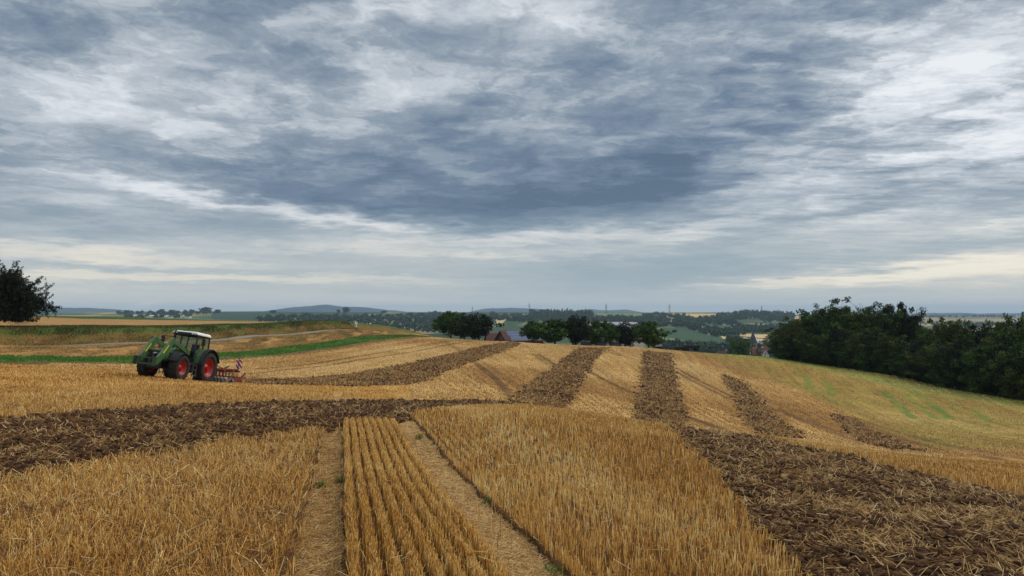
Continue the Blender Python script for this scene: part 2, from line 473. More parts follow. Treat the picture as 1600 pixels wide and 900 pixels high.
def classify(x, y, z, warp=True):
    """masks for ground points: soil, row tracks, ..."""
    px, py = to_px(x, y, z)
    if warp:
        w = 0.22 * np.clip(np.hypot(x, y) / 18, 0.55, 4.0)
        qx = x + w * (fbm(x / 0.5, y / 0.5, 3, 61) - 0.5) * 2
        qy = y + w * (fbm(x / 0.5, y / 0.5, 3, 67) - 0.5) * 2
        px, py = to_px(qx, qy, z)
    m = {}
    front = y > 1
    soil = np.zeros(len(x), bool)
    soil |= inside(PLOUGH_L, px, py) & (y < 45)
    soil |= inside(PLOUGH_R, px, py) & (y < 34)
    for S in (S1, S2, S3, S4, S5):
        soil |= inside(S, px, py) & (y > 38) & (y < 200)
    m['soil'] = soil & front
    q = x + 0.23 * y
    q = q + 0.07 * (fbm(y / 0.35, x * 0 + 3.0, 3, 141) - 0.5) * 2 * (y < 22)
    nearf = (y < 19.5) & (y > -6) & ~m['soil']
    m['track_l'] = nearf & (q > -0.36) & (q < 0.03)
    m['track_r'] = nearf & (q > 1.14) & (q < 1.60)
    m['rows'] = nearf & (q >= 0.03) & (q <= 1.14)
    m['q'] = q
    # the same left wheel track goes on beyond the cultivated band
    m['track_far'] = (y >= 22) & (y < 40) & (q > -0.32) & (q < 0.1) & ~m['soil']
    return m, px, py

# ------------------------------------------------------------------ materials
def new_mat(name, rough=0.8, color=None, metallic=0.0, spec=0.3):
    m = bpy.data.materials.new(name)
    m.use_nodes = True
    nt = NT(m.node_tree)
    bs = m.node_tree.nodes['Principled BSDF']
    bs.inputs['Roughness'].default_value = rough
    bs.inputs['Metallic'].default_value = metallic
    bs.inputs['Specular IOR Level'].default_value = spec
    if color is not None:
        bs.inputs['Base Color'].default_value = color
    return m, nt, bs

def bump(nt, bs, h, strength=0.5, dist=0.02):
    b_ = nt.node('ShaderNodeBump')
    b_.inputs['Strength'].default_value = strength
    b_.inputs['Distance'].default_value = dist
    nt.put(b_.inputs['Height'], h)
    nt.l.new(b_.outputs[0], bs.inputs['Normal'])

def mesh_np(name, verts, faces, mat=None, smooth=False, loose_counts=None):
    """build a mesh from numpy arrays; faces is (n,k) or a list of such arrays"""
    me = bpy.data.meshes.new(name)
    if isinstance(faces, np.ndarray):
        faces = [faces]
    nl = sum(f.size for f in faces); nf = sum(len(f) for f in faces)
    me.vertices.add(len(verts)); me.loops.add(nl); me.polygons.add(nf)
    me.vertices.foreach_set('co', np.ascontiguousarray(verts, np.float32).ravel())
    me.loops.foreach_set('vertex_index', np.concatenate([f.ravel() for f in faces]).astype(np.int32))
    tot = np.concatenate([np.full(len(f), f.shape[1], np.int32) for f in faces])
    start = np.concatenate([[0], np.cumsum(tot)[:-1]]).astype(np.int32)
    me.polygons.foreach_set('loop_start', start)
    if smooth:
        me.polygons.foreach_set('use_smooth', np.ones(nf, bool))
    me.update(calc_edges=True)
    if mat is not None:
        me.materials.append(mat)
    return me

def link(name, me, parent=None, loc=None, rot=None, **props):
    o = bpy.data.objects.new(name, me)
    COL.objects.link(o)
    if parent is not None: o.parent = parent
    if loc is not None: o.location = loc
    if rot is not None: o.rotation_euler = rot
    for k, v in props.items():
        o[k] = v
    return o

def add_attr(me, name, vals, dom='POINT'):
    a = me.attributes.new(name, 'FLOAT', dom)
    a.data.foreach_set('value', np.ascontiguousarray(vals, np.float32))

def add_col(me, name, rgb):
    a = me.attributes.new(name, 'FLOAT_COLOR', 'POINT')
    c = np.ones((len(rgb), 4), np.float32); c[:, :3] = rgb
    a.data.foreach_set('color', c.ravel())

# ------------------------------------------------------------------ the ground: one sheet to the horizon
th = np.radians(np.concatenate([np.arange(-180, -44, 3.0), np.arange(-44, -37, 0.5), np.arange(-37, 37.01, 0.09), np.arange(37.5, 44.1, 0.5), np.arange(47, 180, 3.0)]))
rr = np.concatenate([np.exp(np.arange(math.log(0.4), math.log(4.4), 0.05)), np.exp(np.arange(math.log(4.4), math.log(230), 0.0065)),
                     np.exp(np.arange(math.log(230), math.log(3400), 0.008)), np.exp(np.arange(math.log(3400), math.log(16000), 0.03))])
nT, nR = len(th), len(rr)
TT, RR = np.meshgrid(th, rr)
gx = (np.sin(TT) * RR).ravel(); gy = (np.cos(TT) * RR).ravel()
gz = height(gx, gy)
m, gpx, gpy = classify(gx, gy, gz)
gr = np.hypot(gx, gy)
q = m['q']

STRAW = np.array(srgb(158, 118, 64)[:3]); STRAW_PALE = np.array(srgb(186, 148, 90)[:3]); SOIL = np.array(srgb(84, 62, 42)[:3])
LITTER = np.array(srgb(210, 164, 98)[:3]); GRASS = np.array(srgb(74, 98, 36)[:3]); DRYG = np.array(srgb(134, 122, 52)[:3])
BANKC = np.array(srgb(128, 94, 54)[:3]); ROAD = np.array(srgb(128, 122, 112)[:3])
VERGE = np.array(srgb(76, 88, 40)[:3])

soil_m = m['soil'].astype(float)
col = np.tile(STRAW, (len(gx), 1))
soil = np.zeros(len(gx)); fine = np.zeros(len(gx))
def paint(mask, c, k=1.0):
    k = np.asarray(mask, float) * k
    col[:] = col * (1 - k[:, None]) + np.asarray(c)[None] * k[:, None]

# near field: the soil between the stubble rows
nearm = (gy < 30) & (gy > -40)
paint(sstep(38, 24, gr), np.array(srgb(96, 64, 34)[:3]))
paint(m['track_r'], LITTER); paint(m['track_l'], LITTER * 0.72)
tp = fbm(gx / 0.25, gy / 0.6, 4, 131)
paint(m['track_l'] * sstep(0.44, 0.62, tp), np.array(srgb(118, 84, 50)[:3]), 0.85)
paint(m['track_r'] * sstep(0.50, 0.66, tp), np.array(srgb(128, 90, 52)[:3]), 0.8); paint(m['track_far'], LITTER * 0.75)
rutedge_shade = (gy < 19.5) * (gy > 0) * (1 - soil_m) * (0.35 + 0.9 * fbm(gx / .3, gy / .3, 3, 143)).clip(0, 1) * np.maximum.reduce([np.exp(-((q - c_) / 0.045) ** 2) for c_ in (-0.37, 0.02, 1.60)])
paint(rutedge_shade, np.array(srgb(70, 48, 28)[:3]), 0.85)  # shaded side of the stubble edge, painted as dark ground along the ruts
# opposite slope: broad pale and dark patches
slope = sstep(34, 48, gy) * (gr < 235)
pn = fbm(gx / 14, gy / 22, 4, 71)
paint(slope * sstep(0.48, 0.70, pn), STRAW_PALE, 0.7)
paint(slope * sstep(0.50, 0.30, pn), np.array(srgb(134, 94, 48)[:3]), 0.6)
# pale foot of the slope just beyond the near field
for poly in ([(640, 606), (700, 598), (760, 600), (800, 622), (760, 632), (650, 626)], [(880, 640), (915, 612), (990, 632), (985, 656)],
             [(1075, 630), (1130, 640), (1170, 668), (1085, 655)], [(1230, 650), (1300, 675), (1400, 706), (1265, 690)], [(690, 560), (640, 600), (780, 615), (740, 590)]):
    paint(inside(poly, gpx, gpy) & (gy > 34) & (gy < 100), STRAW_PALE, 0.55)
# greenish rough stubble of the right-hand field and along the wood
gp = inside([(1095, 553), (1200, 556), (1400, 590), (1640, 622), (1640, 735), (1480, 706), (1360, 665), (1240, 605), (1150, 575)], gpx, gpy) & (gy > 45) & (gy < 190)
paint(gp, DRYG, 0.40)
gn = fbm(gx / 9, gy / 9, 4, 77)
paint(gp & (gn > 0.50), DRYG * 0.9, 0.4)
woodline = inside([(1060, 543), (1205, 552), (1400, 585), (1700, 640), (1700, 652), (1400, 606), (1300, 580), (1200, 563), (1060, 551)], gpx, gpy) & (gy > 70) & (gy < 230)
paint(woodline, np.array(srgb(120, 124, 56)[:3]), 0.8)
crestg = inside([(670, 524), (800, 533), (900, 541), (1060, 546), (1060, 542), (900, 534), (800, 528), (670, 519)], gpx, gpy) & (gy > 128) & (gy < 230)
paint(crestg, np.array(srgb(168, 150, 84)[:3]), 0.8)
# green catch strips
for ln, w_, st in GREENS:
    paint(near_line(ln, w_ * 1.7, gx, gy) * sstep(0.15, 0.50, fbm(gx / 0.8, gy / 2.5, 3, 83)), GRASS * 1.35, st * 0.9)
# wheel lines on the slope
tr = np.zeros(len(gx))
for ln, w_, st in TRAMS:
    tr = np.maximum(tr, near_line(ln, w_ * 1.3, gx, gy) * st)
tr *= 0.55 + 0.6 * fbm(gx / 2.5, gy / 2.5, 3, 87)
paint(tr, np.array(srgb(84, 58, 34)[:3]), 0.85)

# left: cultivated rim, grass strip, bank, lane, bank, verge, upper field (q2 runs across them)
q2 = gx - 0.178 * gy + 1.2 * (vnoise(gy / 30.0, gy * 0, 5) - 0.5)
lf = (gy > 30) & (gy < 260) & (gx < 20)
jit = (fbm(gx / 1.2, gy / 1.2, 3, 91) - 0.5) * 1.4
def zone(a, b_, c, k=1.0):
    w0 = sstep(a - 0.25, a + 0.25, -(q2 + jit)) * (1 - sstep(b_ - 0.25, b_ + 0.25, -(q2 + jit)))
    paint(lf * w0, c, k)
zone(43.2, 45.3, BANKC * 0.75)
gstrip = lf * sstep(44.9, 45.5, -(q2 + jit * .6)) * (1 - sstep(49.8, 50.6, -(q2 + jit * .6)))
paint(gstrip, GRASS * 1.15)
zone(50.2, 57.0, BANKC)
bn = fbm(gx / 0.9, gy / 4.0, 4, 95)
paint(lf * sstep(50, 51, -q2) * (1 - sstep(56, 57, -q2)) * sstep(.45, .65, bn), np.array(srgb(168, 126, 74)[:3]), .8)
zone(60.0, 62.3, BANKC * 0.85)
paint(lf * sstep(60, 61, -q2) * (1 - sstep(64, 65, -q2)) * sstep(.5, .65, bn), np.array(srgb(96, 92, 44)[:3]), .7)
zone(62.3, 69.5, VERGE * 1.0)
paint(lf * sstep(69.3, 70.2, -(q2 + jit)), np.array(srgb(160, 122, 74)[:3]))
roadm = lf * sstep(57.3, 57.45, -q2) * (1 - sstep(59.6, 59.75, -q2)) * (gy < 170)
paint(roadm, ROAD)
farverge = (gy > 150) & (gy < 320) & (q2 < -70)
paint(farverge * sstep(0, 1, (gpy < 490 + (gpx) * 0.016 + 6) & (gr > 172)), np.array(srgb(60, 82, 38)[:3]))

# ---- the far country
WOODC = np.array(srgb(36, 52, 34)[:3]); MEAD = np.array(srgb(96, 112, 66)[:3]); VINE = np.array(srgb(50, 70, 46)[:3]); CORN = np.array(srgb(202, 170, 112)[:3])
far = sstep(240, 300, gr)
paint(far, MEAD * .85)
fn = fbm(gx / 140, gy / 140, 4, 101)
paint(far * (fn > 0.52), VINE, .8)
paint(far * (fbm(gx / 90, gy / 260, 3, 103) > 0.60), CORN * .75, .6)
paint(far * (fbm(gx / 200, gy / 150, 4, 107) < 0.35), WOODC * 1.3, .9)
FIELDS = [
    ([(1034, 512), (1070, 512), (1110, 524), (1150, 533), (1190, 541), (1150, 545), (1060, 540), (1030, 537)], VINE * 1.25, 350, 1500),
    ([(1030, 526), (1060, 530), (1075, 535), (1030, 533)], MEAD * 1.3, 350, 1500),
    ([(1104, 516), (1118, 516), (1124, 520), (1108, 520)], CORN, 400, 2200),
    ([(1126, 525), (1150, 526), (1196, 530), (1196, 534), (1160, 533), (1130, 529)], CORN * 1.1, 400, 2200),
    ([(1152, 522), (1215, 523), (1215, 528), (1186, 528), (1158, 525)], CORN, 400, 2200),
    ([(1040, 490), (1150, 490), (1145, 495), (1090, 496), (1040, 494)], CORN * .95, 1900, 3300),
    ([(1096, 508), (1140, 513), (1145, 517), (1110, 513)], MEAD * 1.2, 1000, 2300),
    ([(775, 499), (790, 499), (786, 505), (776, 504)], CORN, 600, 2400), ([(802, 499), (828, 499), (826, 504), (812, 506)], CORN * .9, 600, 2400),
    ([(590, 505), (640, 494), (636, 500), (602, 508)], MEAD * 1.25, 600, 2600), ([(647, 505), (665, 499), (672, 498), (660, 508), (654, 511)], MEAD * 1.4, 600, 2600),
    ([(786, 504), (810, 498), (820, 504), (806, 508), (788, 508)], VINE * 1.2, 600, 2400),
    ([(330, 487), (600, 488), (600, 490), (540, 493), (430, 497), (400, 501), (330, 499)], VINE * .95, 1200, 3300),
    ([(412, 494), (434, 493), (436, 498), (414, 499)], np.array(srgb(150, 128, 92)[:3]), 1200, 3300),
    ([(640, 487), (830, 488), (830, 491), (640, 492)], VINE, 1900, 3300),
    ([(910, 489), (1030, 490), (1030, 493), (910, 492)], MEAD * 1.2, 1900, 3300),
    ([(1425, 495), (1480, 498), (1600, 498), (1600, 503), (1430, 502)], CORN * .55, 2000, 16000),
    ([(1480, 503), (1600, 504), (1600, 507), (1480, 506)], VINE * .8, 1500, 4000),
    ([(1430, 506), (1455, 506), (1455, 509), (1430, 509)], CORN * .7, 1200, 3000),
    ([(1520, 509), (1570, 509), (1570, 512), (1520, 511)], CORN * .6, 900, 3000),
    ([(1200, 493), (1250, 494), (1250, 498), (1200, 496)], CORN * .9, 1500, 3300),
]
for poly, c, y0, y1 in FIELDS:
    paint(inside(poly, gpx, gpy) & (gy > y0) & (gy < y1), c)

soil = m['soil'].astype(float)
rim = lf * sstep(43.0, 43.6, -(q2 + jit)) * (1 - sstep(44.9, 45.4, -(q2 + jit)))
# coordinate across the drilling rows: near field and opposite slope
rowq = np.where(gy < 22, q * 45.0, (gx - 15) * np.exp(-0.0095 * gy) * 3.2)
rowq = np.where(lf & (gy > 22) & (gpx < 640) & (q2 > -45.3) & ~m['soil'], (gx - 0.17 * gy) * 1.6, rowq)
rowl = gy * 0.08
rowst = np.clip(sstep(20, 34, gr) * (1 - sstep(200, 230, gr)), 0, 1) * (1 - lf * sstep(44.5, 45.5, -q2) * (1 - sstep(69, 70, -q2))) * np.where(lf & (q2 < -70), 0.4, 1.0)

# clods and tilth
amp = np.clip(0.05 + 0.0012 * gr, 0.05, 0.16)
cl = (np.abs(fbm(gx / 0.22, gy / 0.22, 3, 111) - 0.5) * 2.2) + 1.2 * (fbm(gx / 0.55, gy / 0.55, 3, 113) - 0.5)
gz2 = gz + soil * amp * (cl - 0.25) + (rim * 0.12 + 0.0) * (cl - .2)
tk = ((m['track_l'] | m['track_r'] | m['track_far']) & (gy < 40)).astype(float)
gz2 -= tk * 0.06
gz2 += (1 - soil) * sstep(40, 25, gr) * 0.03 * (fbm(gx / 0.3, gy / 0.3, 3, 117) - 0.5)
gz2 += lf * sstep(50, 52, -q2) * (1 - sstep(56, 57, -q2)) * 0.35 * (bn - .5)
gz2 += lf * sstep(60.4, 61.5, -q2) * (1 - sstep(65, 66, -q2)) * 0.5 * (bn - .5)

idx = np.arange(nT * nR).reshape(nR, nT)
i0 = idx[:-1, :]; i1 = np.roll(idx, -1, axis=1)[:-1, :]
i2 = np.roll(idx, -1, axis=1)[1:, :]; i3 = idx[1:, :]
faces = np.stack([i0, i3, i2, i1], -1).reshape(-1, 4)
gverts = np.stack([gx, gy, gz2], -1)

gm, nt, bs = new_mat('field_ground', 0.95, spec=0.1)
obc = nt.node('ShaderNodeTexCoord').outputs['Object']
vc = nt.attr('zcol', 'Color'); so = nt.attr('soil'); rq = nt.attr('rowq'); rl = nt.attr('rowl'); rs = nt.attr('rowst'); fr = nt.attr('far')
n1 = nt.noise(obc, 22.0, 4, 0.65)
n2 = nt.noise(obc, 2.6, 4, 0.6)
n3 = nt.noise(obc, 0.35, 3, 0.55)
st1 = nt.noise(nt.comb(rq, rl, 0.0), 1.0, 3, 0.6)
st2 = nt.noise(nt.comb(nt.math('MULTIPLY', rq, 0.22), nt.math('MULTIPLY', rl, 0.4), 3.0), 1.0, 3, 0.5)
v = nt.math('ADD', nt.math('MULTIPLY', nt.math('SUBTRACT', n1, 0.5), 1.3), nt.math('MULTIPLY', nt.math('SUBTRACT', n2, 0.5), 0.9))
v = nt.math('ADD', v, nt.math('MULTIPLY', nt.math('SUBTRACT', n3, 0.5), 0.5))
grain = nt.noise(nt.vmath('MULTIPLY', obc, (3.2, 1.1, 1.1)), 1.0, 5, 0.75)
sv = nt.math('ADD', nt.math('MULTIPLY', nt.math('SUBTRACT', st1, 0.5), 1.25), nt.math('MULTIPLY', nt.math('SUBTRACT', st2, 0.5), 0.7))
sv = nt.math('ADD', sv, nt.math('MULTIPLY', nt.math('SUBTRACT', grain, 0.5), 2.3))
v = nt.math('ADD', v, nt.math('MULTIPLY', sv, rs))
v = nt.math('MULTIPLY', v, nt.math('SUBTRACT', 1.0, nt.math('MULTIPLY', fr, 0.8)))
straw_c = nt.scale(vc, nt.math('MAXIMUM', nt.math('ADD', 1.0, v), 0.25))
# tilled soil with chopped straw in it
wv = nt.vmath('ADD', obc, nt.scale(nt.vmath('SUBTRACT', nt.noise(obc, 1.7, 2, .5, color=True), (.5, .5, .5)), 0.5))
sp1 = nt.maprange(nt.noise(wv, 7.0, 4, 0.7), 0.50, 0.66)
sp2 = nt.maprange(nt.noise(wv, 28.0, 3, 0.7), 0.50, 0.64)
sp3 = nt.maprange(nt.noise(obc, 0.7, 3, 0.6), 0.30, 0.75, 0.35, 1.25)
sp4 = nt.maprange(nt.noise(wv, 1.6, 4, 0.75), 0.47, 0.62)
sp1 = nt.math('MAXIMUM', sp1, nt.math('MULTIPLY', nt.math('MULTIPLY', sp4, rs), 0.9))
spk = nt.math('MULTIPLY', nt.math('MAXIMUM', nt.math('MULTIPLY', sp1, 0.75), nt.math('MULTIPLY', sp2, 0.6)), sp3)
dark = nt.mix(n2, srgb(50, 31, 16), srgb(98, 66, 36))
soil_c = nt.mix(nt.math('MINIMUM', nt.math('MULTIPLY', spk, nt.attr('litter')), 1.0), dark, srgb(196, 160, 108))
c_all = nt.mix(so, straw_c, soil_c)
nt.put(bs.inputs['Base Color'], c_all)
bump(nt, bs, nt.math('ADD', n1, nt.math('MULTIPLY', nt.noise(obc, 60, 2, .6), .5)), 0.6, 0.03)

ground_me = mesh_np('ground', gverts, faces, gm, smooth=True)
add_col(ground_me, 'zcol', col)
add_attr(ground_me, 'soil', soil + rim.astype(float) * .85)
add_attr(ground_me, 'rowq', rowq); add_attr(ground_me, 'rowl', rowl); add_attr(ground_me, 'rowst', rowst)
add_attr(ground_me, 'far', far)
add_attr(ground_me, 'litter', np.where(gr < 26, 0.75, 0.85))
ground = link('ground', ground_me, kind='structure')

# ------------------------------------------------------------------ straw, stubble, clods
RS = np.random.RandomState(7)

def prisms(p0, p1, r0, r1, ns=3):
    """tapered little tubes, vectorised: (n,3) ends, (n,) radii"""
    n_ = len(p0)
    d = p1 - p0
    d /= np.linalg.norm(d, axis=1)[:, None] + 1e-9
    up = np.where(np.abs(d[:, 2:3]) > 0.9, np.array([[1.0, 0, 0]]), np.array([[0, 0, 1.0]]))
    a = np.cross(d, up); a /= np.linalg.norm(a, axis=1)[:, None] + 1e-9
    b_ = np.cross(d, a)
    ph0 = RS.rand(n_) * 6.28
    vv = np.empty((n_, 2 * ns, 3))
    for k in range(ns):
        ph = ph0 + k * 2 * math.pi / ns
        o = a * np.cos(ph)[:, None] + b_ * np.sin(ph)[:, None]
        vv[:, k] = p0 + o * np.asarray(r0)[:, None]
        vv[:, ns + k] = p1 + o * np.asarray(r1)[:, None]
    base = (np.arange(n_) * 2 * ns)[:, None]
    fs = []
    for k in range(ns):
        k2 = (k + 1) % ns
        fs.append(np.concatenate([base + k, base + k2, base + ns + k2, base + ns + k], 1))
    return vv.reshape(-1, 3), np.stack(fs, 1).reshape(-1, 4)

def straw_mat(name, stops, rough=0.6):
    m_, nt, bs = new_mat(name, rough, spec=0.25)
    nt.put(bs.inputs['Base Color'], nt.ramp(nt.attr('tone'), stops))
    return m_

MAT_STUBBLE = straw_mat('stubble_stalk', [(0.0, srgb(122, 78, 32)), (0.3, srgb(198, 140, 62)), (0.65, srgb(238, 184, 96)), (1.0, srgb(255, 230, 160))])
MAT_LITTER = straw_mat('loose_straw', [(0.0, srgb(124, 86, 46)), (0.4, srgb(190, 146, 84)), (0.8, srgb(226, 188, 124)), (1.0, srgb(244, 218, 166))])
MAT_CLOD = straw_mat('soil_clod', [(0.0, srgb(50, 31, 16)), (0.5, srgb(82, 53, 28)), (1.0, srgb(122, 84, 46))], 0.95)

def sample_field(n_, y0, y1, p):
    """points in the seen wedge with density falling off with distance to the power p"""
    u = RS.rand(n_)
    e = 2.0 - p
    y = (y0 ** e + u * (y1 ** e - y0 ** e)) ** (1 / e)
    x = (RS.rand(n_) * 2 - 1) * (y * 0.72 + 0.8)
    return x, y

# standing stubble
N = 330000
x, y = sample_field(N, 3.6, 50.0, 1.35)
q_ = x + 0.23 * y
pitch_r = 0.142
in_rows = y < 24
qs = np.round((q_ - 0.10) / pitch_r) * pitch_r + 0.10
jit_ = RS.randn(N) * np.where((q_ > 0) & (q_ < 1.2), 0.020, np.where(q_ > 1.2, 0.017, 0.030))
# stems grow in tufts along the row
x = np.where(in_rows, qs + jit_ - 0.23 * y, x)
# the drilled strip between the wheel tracks is denser
ye = 3.8 + RS.rand(70000) ** 1.25 * 13.5
qe = (0.10 + pitch_r * RS.randint(0, 8, 70000)) + RS.randn(70000) * 0.020
x = np.concatenate([x, qe - 0.23 * ye]); y = np.concatenate([y, ye]); N = len(x)
z = height(x, y)
mm, ppx, ppy = classify(x, y, z)
qq = x + 0.23 * y
patch = fbm(x / 0.8, y / 0.8, 3, 201)
tuft = vnoise(qq / 0.07, y / 0.10, 205)
ok = ~mm['soil'] & (~(mm['track_l'] | mm['track_r'] | mm['track_far']) | (RS.rand(N) < 0.025))
ok &= ~((qq < -0.36) & (y < 22) & (patch < 0.34) & (RS.rand(N) < 0.7))
far_cut = (y > 30) & (ppx > 640)                                  # the dip beyond the near field
ok &= ~far_cut
ok &= (RS.rand(N) < 0.35 + 0.9 * sstep(0.25, 0.6, tuft)) | (y > 20)
ok &= ~((ppx > 400) & (ppx < 640) & (ppy < 604)) & ~((ppy < 566))
x, y, z, qq = x[ok], y[ok], z[ok], qq[ok]; ppx = ppx[ok]
n_ = len(x)
r = np.hypot(x, y)
left = (qq < -0.36)
h = np.where(left, 0.105 + 0.03 * RS.randn(n_), np.where(qq < 1.3, 0.10, 0.108) + 0.016 * RS.randn(n_)).clip(0.05, 0.26)
h *= 0.78 + 0.44 * fbm(x / 1.5, y / 1.5, 2, 207)
lean = np.where(left, 0.26, np.where(qq < 1.2, 0.07, 0.12))[:, None] * RS.randn(n_, 2)
broken = RS.rand(n_) < np.where(left, 0.14, 0.03)
lean[broken] *= 4
wscale = np.clip(r / 8.0, 0.9, 20) ** 0.72
rad = 0.0026 * wscale * (0.8 + 0.5 * RS.rand(n_))
p0 = np.stack([x, y, z - 0.01], 1)
p1 = p0 + np.stack([lean[:, 0] * h, lean[:, 1] * h, h], 1)
vv, ff = prisms(p0, p1, rad, rad * 0.9)
me = mesh_np('stubble', vv, ff, MAT_STUBBLE)
tone = 0.50 + 0.29 * RS.randn(n_) + np.where(left, -0.05, 0) + 0.5 * (fbm(x / 2.2, y / 2.2, 3, 211) - 0.5)
# the paler drift running through the right-hand block
xb = x + 0.23 * y
tone += 0.22 * np.exp(-((xb - 3.1 - 0.6 * (vnoise(y, y * 0, 3) - .5)) / 0.5) ** 2) * (xb > 1.7)
add_attr(me, 'tone', np.repeat(tone.clip(0, 1), 6))
link('stubble', me, kind='stuff', label='golden cut grain stubble standing in the near field', category='stubble')

# loose straw on wheel tracks and through the left-hand stubble
N = 95000
x, y = sample_field(N, 3.6, 30.0, 1.5)
z = height(x, y)
mm, ppx, ppy = classify(x, y, z)
qq = x + 0.23 * y
tr_ = mm['track_l'] | mm['track_r'] | mm['track_far']
ok = ~mm['soil'] & (tr_ | (RS.rand(N) < np.where(qq < -0.36, 0.65, 0.10))) 
x, y, z, tr_ = x[ok], y[ok], z[ok], tr_[ok]
# extra straw right in the two tracks
xe, ye = [], []
for (qa, qb) in ((-0.36, 0.03), (1.14, 1.60)):
    yy = 3.6 + RS.rand(15000) ** 1.5 * 13.5
    xx = qa + (qb - qa) * RS.rand(15000) - 0.23 * yy
    xe.append(xx); ye.append(yy)
xe = np.concatenate(xe); ye = np.concatenate(ye)
ze = height(xe, ye)
me_, a_, b_ = classify(xe, ye, ze)
k_ = ~me_['soil']
x = np.concatenate([x, xe[k_]]); y = np.concatenate([y, ye[k_]]); z = np.concatenate([z, ze[k_]]); tr_ = np.concatenate([tr_, np.ones(k_.sum(), bool)])
n_ = len(x); r = np.hypot(x, y)
ln_ = (0.05 + 0.10 * RS.rand(n_)) * np.clip(r / 9, 1, 4) ** 0.4
ang = RS.rand(n_) * 6.283
tilt = np.abs(RS.randn(n_)) * np.where(tr_, 0.10, 0.35)
dirv = np.stack([np.cos(ang) * np.cos(tilt), np.sin(ang) * np.cos(tilt), np.sin(tilt)], 1)
p0 = np.stack([x, y, z + np.where(tr_, -0.047 + 0.02 * RS.rand(n_), 0.01 + 0.11 * RS.rand(n_) ** 2)], 1)
rad = 0.0019 * np.clip(r / 8, 0.9, 10) ** 0.7 * (0.7 + 0.6 * RS.rand(n_))
vv, ff = prisms(p0, p0 + dirv * ln_[:, None], rad, rad)
me = mesh_np('loose_straw', vv, ff, MAT_LITTER)
add_attr(me, 'tone', np.repeat((np.where(x + 0.23 * y < 0.1, 0.36, 0.55) + 0.24 * RS.randn(n_)).clip(0, 1), 6))
link('loose_straw', me, kind='stuff', label='loose pale straw lying on the wheel tracks and among the stubble', category='straw')

# straw torn up and half buried on the cultivated soil
N = 330000
x, y = sample_field(N, 3.4, 40.0, 1.5)
x = np.where(RS.rand(N) < 0.6, x, (0.15 + 0.75 * RS.rand(N)) * y)
cx = fbm(x / 0.45, y / 0.45, 3, 221)
z = height(x, y)
mm, ppx, ppy = classify(x, y, z)
ok = mm['soil'] & (RS.rand(N) < np.where(x < 0, sstep(0.40, 0.60, cx) * 0.62 + 0.12, sstep(0.45, 0.64, cx) * 0.46 + 0.09))
x, y, z = x[ok], y[ok], z[ok]
n_ = len(x); r = np.hypot(x, y)
clh = (np.abs(fbm(x / 0.22, y / 0.22, 3, 111) - 0.5) * 2.2) + 1.2 * (fbm(x / 0.55, y / 0.55, 3, 113) - 0.5)
z = z + np.clip(0.05 + 0.0012 * r, 0.05, 0.16) * (clh - 0.25)
ln_ = (0.04 + 0.11 * RS.rand(n_) ** 1.8) * np.clip(r / 9, 1, 4) ** 0.5
ca = fbm(x / 0.35, y / 0.35, 2, 223) * 14
ang = ca + RS.randn(n_) * 0.7
tilt = np.abs(RS.randn(n_)) * 0.42
dirv = np.stack([np.cos(ang) * np.cos(tilt), np.sin(ang) * np.cos(tilt), np.sin(tilt)], 1)
p0 = np.stack([x, y, z + 0.004 + 0.02 * RS.rand(n_)], 1)
rad = 0.0026 * np.clip(r / 8, 0.9, 10) ** 0.72 * (0.6 + 0.7 * RS.rand(n_))
vv, ff = prisms(p0, p0 + dirv * ln_[:, None], rad, rad)
me = mesh_np('torn_straw', vv, ff, MAT_LITTER)
add_attr(me, 'tone', np.repeat((0.40 + 0.28 * RS.randn(n_)).clip(0, 1), 6))
link('torn_straw', me, kind='stuff', label='torn straw mixed into the dark cultivated soil', category='straw')

# clods of soil
N = 190000
x, y = sample_field(N, 3.4, 36.0, 1.3)
z = height(x, y)
mm, ppx, ppy = classify(x, y, z)
ok = mm['soil']
x, y, z = x[ok], y[ok], z[ok]
n_ = len(x); r = np.hypot(x, y)
clh = (np.abs(fbm(x / 0.22, y / 0.22, 3, 111) - 0.5) * 2.2) + 1.2 * (fbm(x / 0.55, y / 0.55, 3, 113) - 0.5)
z = z + np.where(mm['soil'][ok], np.clip(0.05 + 0.0012 * r, 0.05, 0.16) * (clh - 0.25), 0)
size = (0.008 + 0.038 * RS.rand(n_) ** 3.5) * np.clip(r / 8, 1, 4) ** 0.7
bm = bmesh.new(); bmesh.ops.create_icosphere(bm, subdivisions=1, radius=1.0)
iv = np.array([v_.co[:] for v_ in bm.verts]); itf = np.array([[v_.index for v_ in f.verts] for f in bm.faces]); bm.free()
sx = size[:, None, None] * (0.7 + 0.6 * RS.rand(n_, 1, 3)) * np.array([1, 1, 0.7])
vv = iv[None] * (0.50 + 0.85 * RS.rand(n_, len(iv), 1)) * sx + np.stack([x, y, z + size * 0.25], 1)[:, None]
ff = (itf[None] + (np.arange(n_) * len(iv))[:, None, None]).reshape(-1, 3)
me = mesh_np('soil_clods', vv.reshape(-1, 3), ff, MAT_CLOD)
add_attr(me, 'tone', np.repeat((0.40 + 0.16 * RS.randn(n_)).clip(0, 1), len(iv)))
link('soil_clods', me, kind='stuff', label='crumbly dark brown clods on the cultivated strips', category='soil clods')

